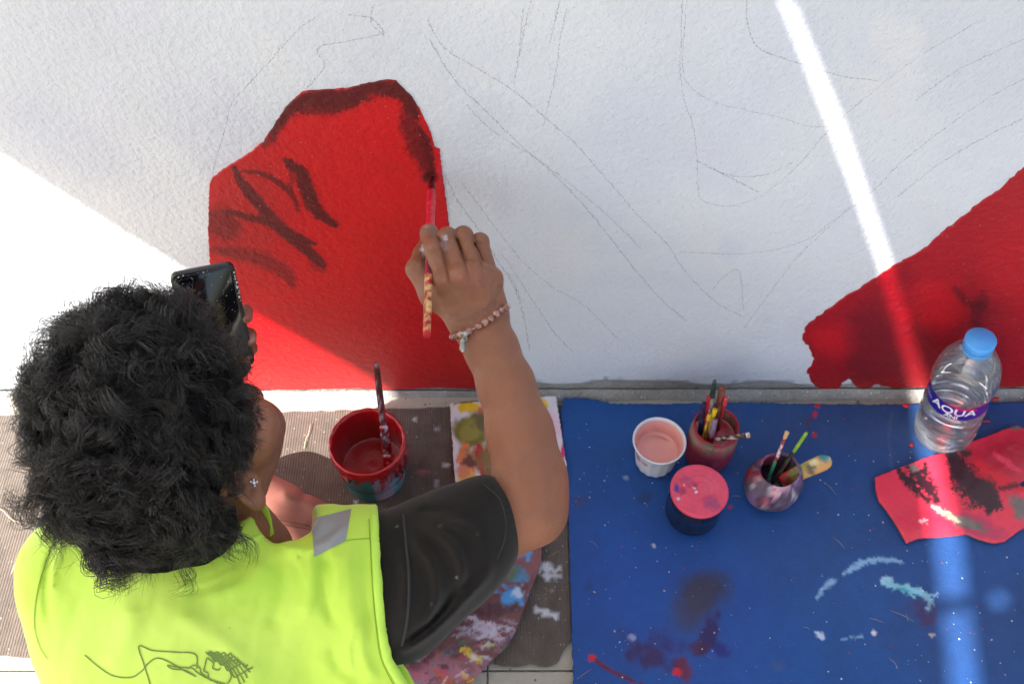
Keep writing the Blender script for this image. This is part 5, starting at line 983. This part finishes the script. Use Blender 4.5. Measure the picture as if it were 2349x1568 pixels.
# bracelet
bpx = cr([(1042, 768), (1054, 767), (1068, 765), (1082, 759), (1101, 749), (1116, 739), (1128, 730), (1139, 719), (1152, 711), (1159, 704)], 6); bvW = bvh(np.vstack([V2, V3]), np.vstack([Q2, Q3 + len(V2)])); fr_ = []
for a, b_ in bpx:
    q, n_ = hit(bvW, a, b_)
    if q is not None: n_ = n_ if n_ @ TC > 0 else -n_; q = q + n_ * .0036
    fr_.append(q)
ok_ = [i for i, q in enumerate(fr_) if q is not None]; dd0 = (proj(fr_[ok_[0]])[2], proj(fr_[ok_[-1]])[2])
fr_ = [q if q is not None else dp(*bpx[i], dd0[0 if i < ok_[0] else 1] + .004) for i, q in enumerate(fr_)]
A0, A1 = fr_[0], fr_[-1]; bk_ = [A1 * (1 - t_) + A0 * t_ - (TC * .050) * math.sin(math.pi * t_) ** .7 for t_ in np.linspace(.06, .94, 26)]
loop = np.array(fr_ + bk_ + [fr_[0]]); cl_ = np.r_[0, np.cumsum(np.linalg.norm(np.diff(loop, axis=0), axis=1))]
def lp(u): return np.array([np.interp(u % cl_[-1], cl_, loop[:, k]) for k in range(3)])
br = obj('bracelet', *tube([lp(u) for u in np.linspace(0, cl_[-1], 70)], .0005, 5, cap=False), m_metal, person)
sph = lambda c_, r0, ax_: lathe([(r0 * math.sin(a), -r0 * math.cos(a)) for a in np.linspace(.02, 3.12, 12)], c_, 16, axis=ax_)
mb_w = M('pale_cracked_bead', (.55, .38, .28), .12, .3, 300, spec=.7, coat=.6); mb_d = M('garnet_bead', (.25, .06, .05), .12, .3, 300, col2=(.6, .35, .28), coat=.7)
u_ = .002; i = 0
while u_ < cl_[-1] - .004:
    xx_ = proj(lp(u_))[0]
    if not (1060 < xx_ < 1076 and u_ < .03):
        V, F = sph(lp(u_), .0041 * (1 + .06 * math.sin(i * 3)), lp(u_ + .001) - lp(u_ - .001) + 1e-6); obj('bead', V, F, (m_bead, m_bead, mb_w, m_bead, mb_d, mb_d, m_bead, mb_d)[i % 8], br)
    i += 1; u_ += .0083 + (.004 if i in (3, 4) else 0)
cs_ = next(q for q in (lp(u) for u in np.linspace(0, .05, 200)) if proj(q)[0] > 1067); x0_, y0_, d0_ = proj(cs_); d0_ -= .004
V, F = tube([dp(1061, 767, d0_ + .002), dp(1074, 764, d0_ + .002)], .0040, 12); obj('metal_spacer', V, F, m_metal, br)
lk = [lathe([(.0024 + .0006 * math.cos(a), .0006 * math.sin(a)) for a in np.linspace(0, 2 * math.pi, 7)], dp(1068 - k * 2, 771 + k * 5, d0_), 12, axis=(TC if k % 2 else TC + RT)) for k in range(3)]
V, F = join(lk); obj('chain_links', V, F, m_metal, br)
ch = dp(1061, 792, d0_); pr2 = []
for i in range(12): pr2.append((.0052 * (math.sin(math.pi * (i + .2) / 11.6) ** .7) * (.75 + .25 * math.cos(i * .5)), -.0078 + .0152 * i / 11))
V, F = lathe(pr2, ch, 28, axis=UP, wob=lambda a, z, i: .12 * math.sin(7 * a + i * 1.7)); V = V - TC * (((V - ch) @ TC) * .5)[:, None]; obj('leaf_charm', V, F, m_metal, br)
# ------------------------------------------------------------------ phone
t = thing('smartphone', 'black smartphone in a paint-flecked case held behind the curly hair', 'phone', ph(.5, .5, -.004))
def rrect(w_, l_, r0, n=7):
    o = []
    for cx_, cy_, a0_ in ((w_ - r0, r0, -90), (w_ - r0, l_ - r0, 0), (r0, l_ - r0, 90), (r0, r0, 180)):
        for k in range(n): a = math.radians(a0_ + 90 * k / (n - 1)); o.append((cx_ + r0 * math.cos(a), cy_ + r0 * math.sin(a)))
    return o
def slab(w_, l_, r0, z0, z1, ox=0, oy=0, bev=.001):
    V = []; F = []
    for zz, ins in ((z0, bev), (z0 + bev, 0), (z1 - bev, 0), (z1, bev)):
        for a, b_ in rrect(w_ - 2 * ins, l_ - 2 * ins, r0): V.append(PO + pu * (a + ox + ins) + pv * (b_ + oy + ins) + pn * zz)
    n = 28
    for l_i in range(3):
        for k in range(n): F.append((l_i * n + k, l_i * n + (k + 1) % n, (l_i + 1) * n + (k + 1) % n, (l_i + 1) * n + k))
    F.append(tuple(range(n))[::-1]); F.append(tuple(3 * n + k for k in range(n))); return np.array(V), F
V, F = slab(PW, PL, .0085, -.009, 0); obj('phone_case', V, F, m_black, t)
V, F = slab(PW - .007, PL - .007, .007, -.0005, .0008, .0035, .0035, .0003); scr = obj('screen', V, F, m_screen, t)
V, F = lathe([(.0018, 0), (.0018, .0003), (.0005, .0004)], PO + pu * PW * .52 + pv * .009 + pn * .0008, 14, axis=pn); obj('front_camera', V, F, m_black, scr)
pw = M('white_paint_fleck', (.75, .78, .8), .5); fl_ = []
for i in range(60):
    if i < 26: a, b_ = PW - .0015 + rng.uniform(-.001, .001), abs(rng.normal(.028, .014)) + .006
    elif i < 36: a, b_ = rng.uniform(.003, PW * .6), .0022 + rng.uniform(-.001, .001)
    else: a, b_ = rng.uniform(.01, PW - .006), rng.uniform(.006, .07)
    r0 = rng.uniform(.0003, .0012) if i < 30 else rng.uniform(.0002, .00045); fl_.append(lathe([(r0, 0), (r0 * .8, .0003), (.00005, .0004)], PO + pu * a + pv * b_ + pn * .0009, 7, axis=pn))
V, F = join(fl_); o = obj('paint_flecks', V, F, pw, t); o['kind'] = 'stuff'
# ------------------------------------------------------------------ brush in the painting hand
tip = wl(990, 408, .004); end = dp(979, 772, 1.058); dr = end - tip
t = thing('paintbrush', 'wooden brush loaded with red paint in the painting hand, touching the wall', 'brush', tip)
def seg(f0, f1, R, n=12, fl=1.0):
    P = [tip + dr * (f0 + (f1 - f0) * i / (n - 1)) for i in range(n)]; rr_ = np.interp(np.linspace(0, 1, n), np.linspace(0, 1, len(R)), R); return tube(P, rr_, 14, flat=fl, fu=RT)
wr_ = lin((225, 30, 56)); 
def cols_(V, base, lst, sc=12):
    c = np.tile(np.array(base, float), (len(V), 1)); 
    for j, (cc, th) in enumerate(lst):
        nz = fbm(V[:, 0] * 2500 + V[:, 2] * 2800 + 60 * j, V[:, 1] * 3000 - V[:, 0] * 1800, sc, j + 2); c[nz > th] = cc
    return c
V, F = seg(.0, .12, [.0035, .0050, .0052]); obj('bristles', V, F, m_paint, t, cols=cols_(V, lin((150, 12, 26)), [(lin((70, 8, 16)), .55)]))
V, F = seg(.10, .47, [.0052, .0058, .0050, .0056, .0046], 30); obj('ferrule', V, F, m_paint, t, cols=cols_(V, wr_, [(lin((240, 60, 80)), .6), (lin((210, 16, 40)), .6)]))
V, F = seg(.46, 1.0, [.0040, .0044, .0046, .0044, .0040], 60); c = cols_(V, lin((214, 150, 96)), [(lin((190, 30, 50)), .58), (lin((110, 60, 60)), .66), (lin((235, 190, 130)), .62)], 9)
fr = ((V - tip) @ dr) / (dr @ dr); c[fr < .66] = cols_(V[fr < .66], lin((130, 40, 60)), [(lin((200, 170, 160)), .62), (lin((180, 20, 50)), .55)], 8); c[fr > .975] = lin((205, 24, 46))
obj('handle', V, F, m_paintdry, t, cols=c)
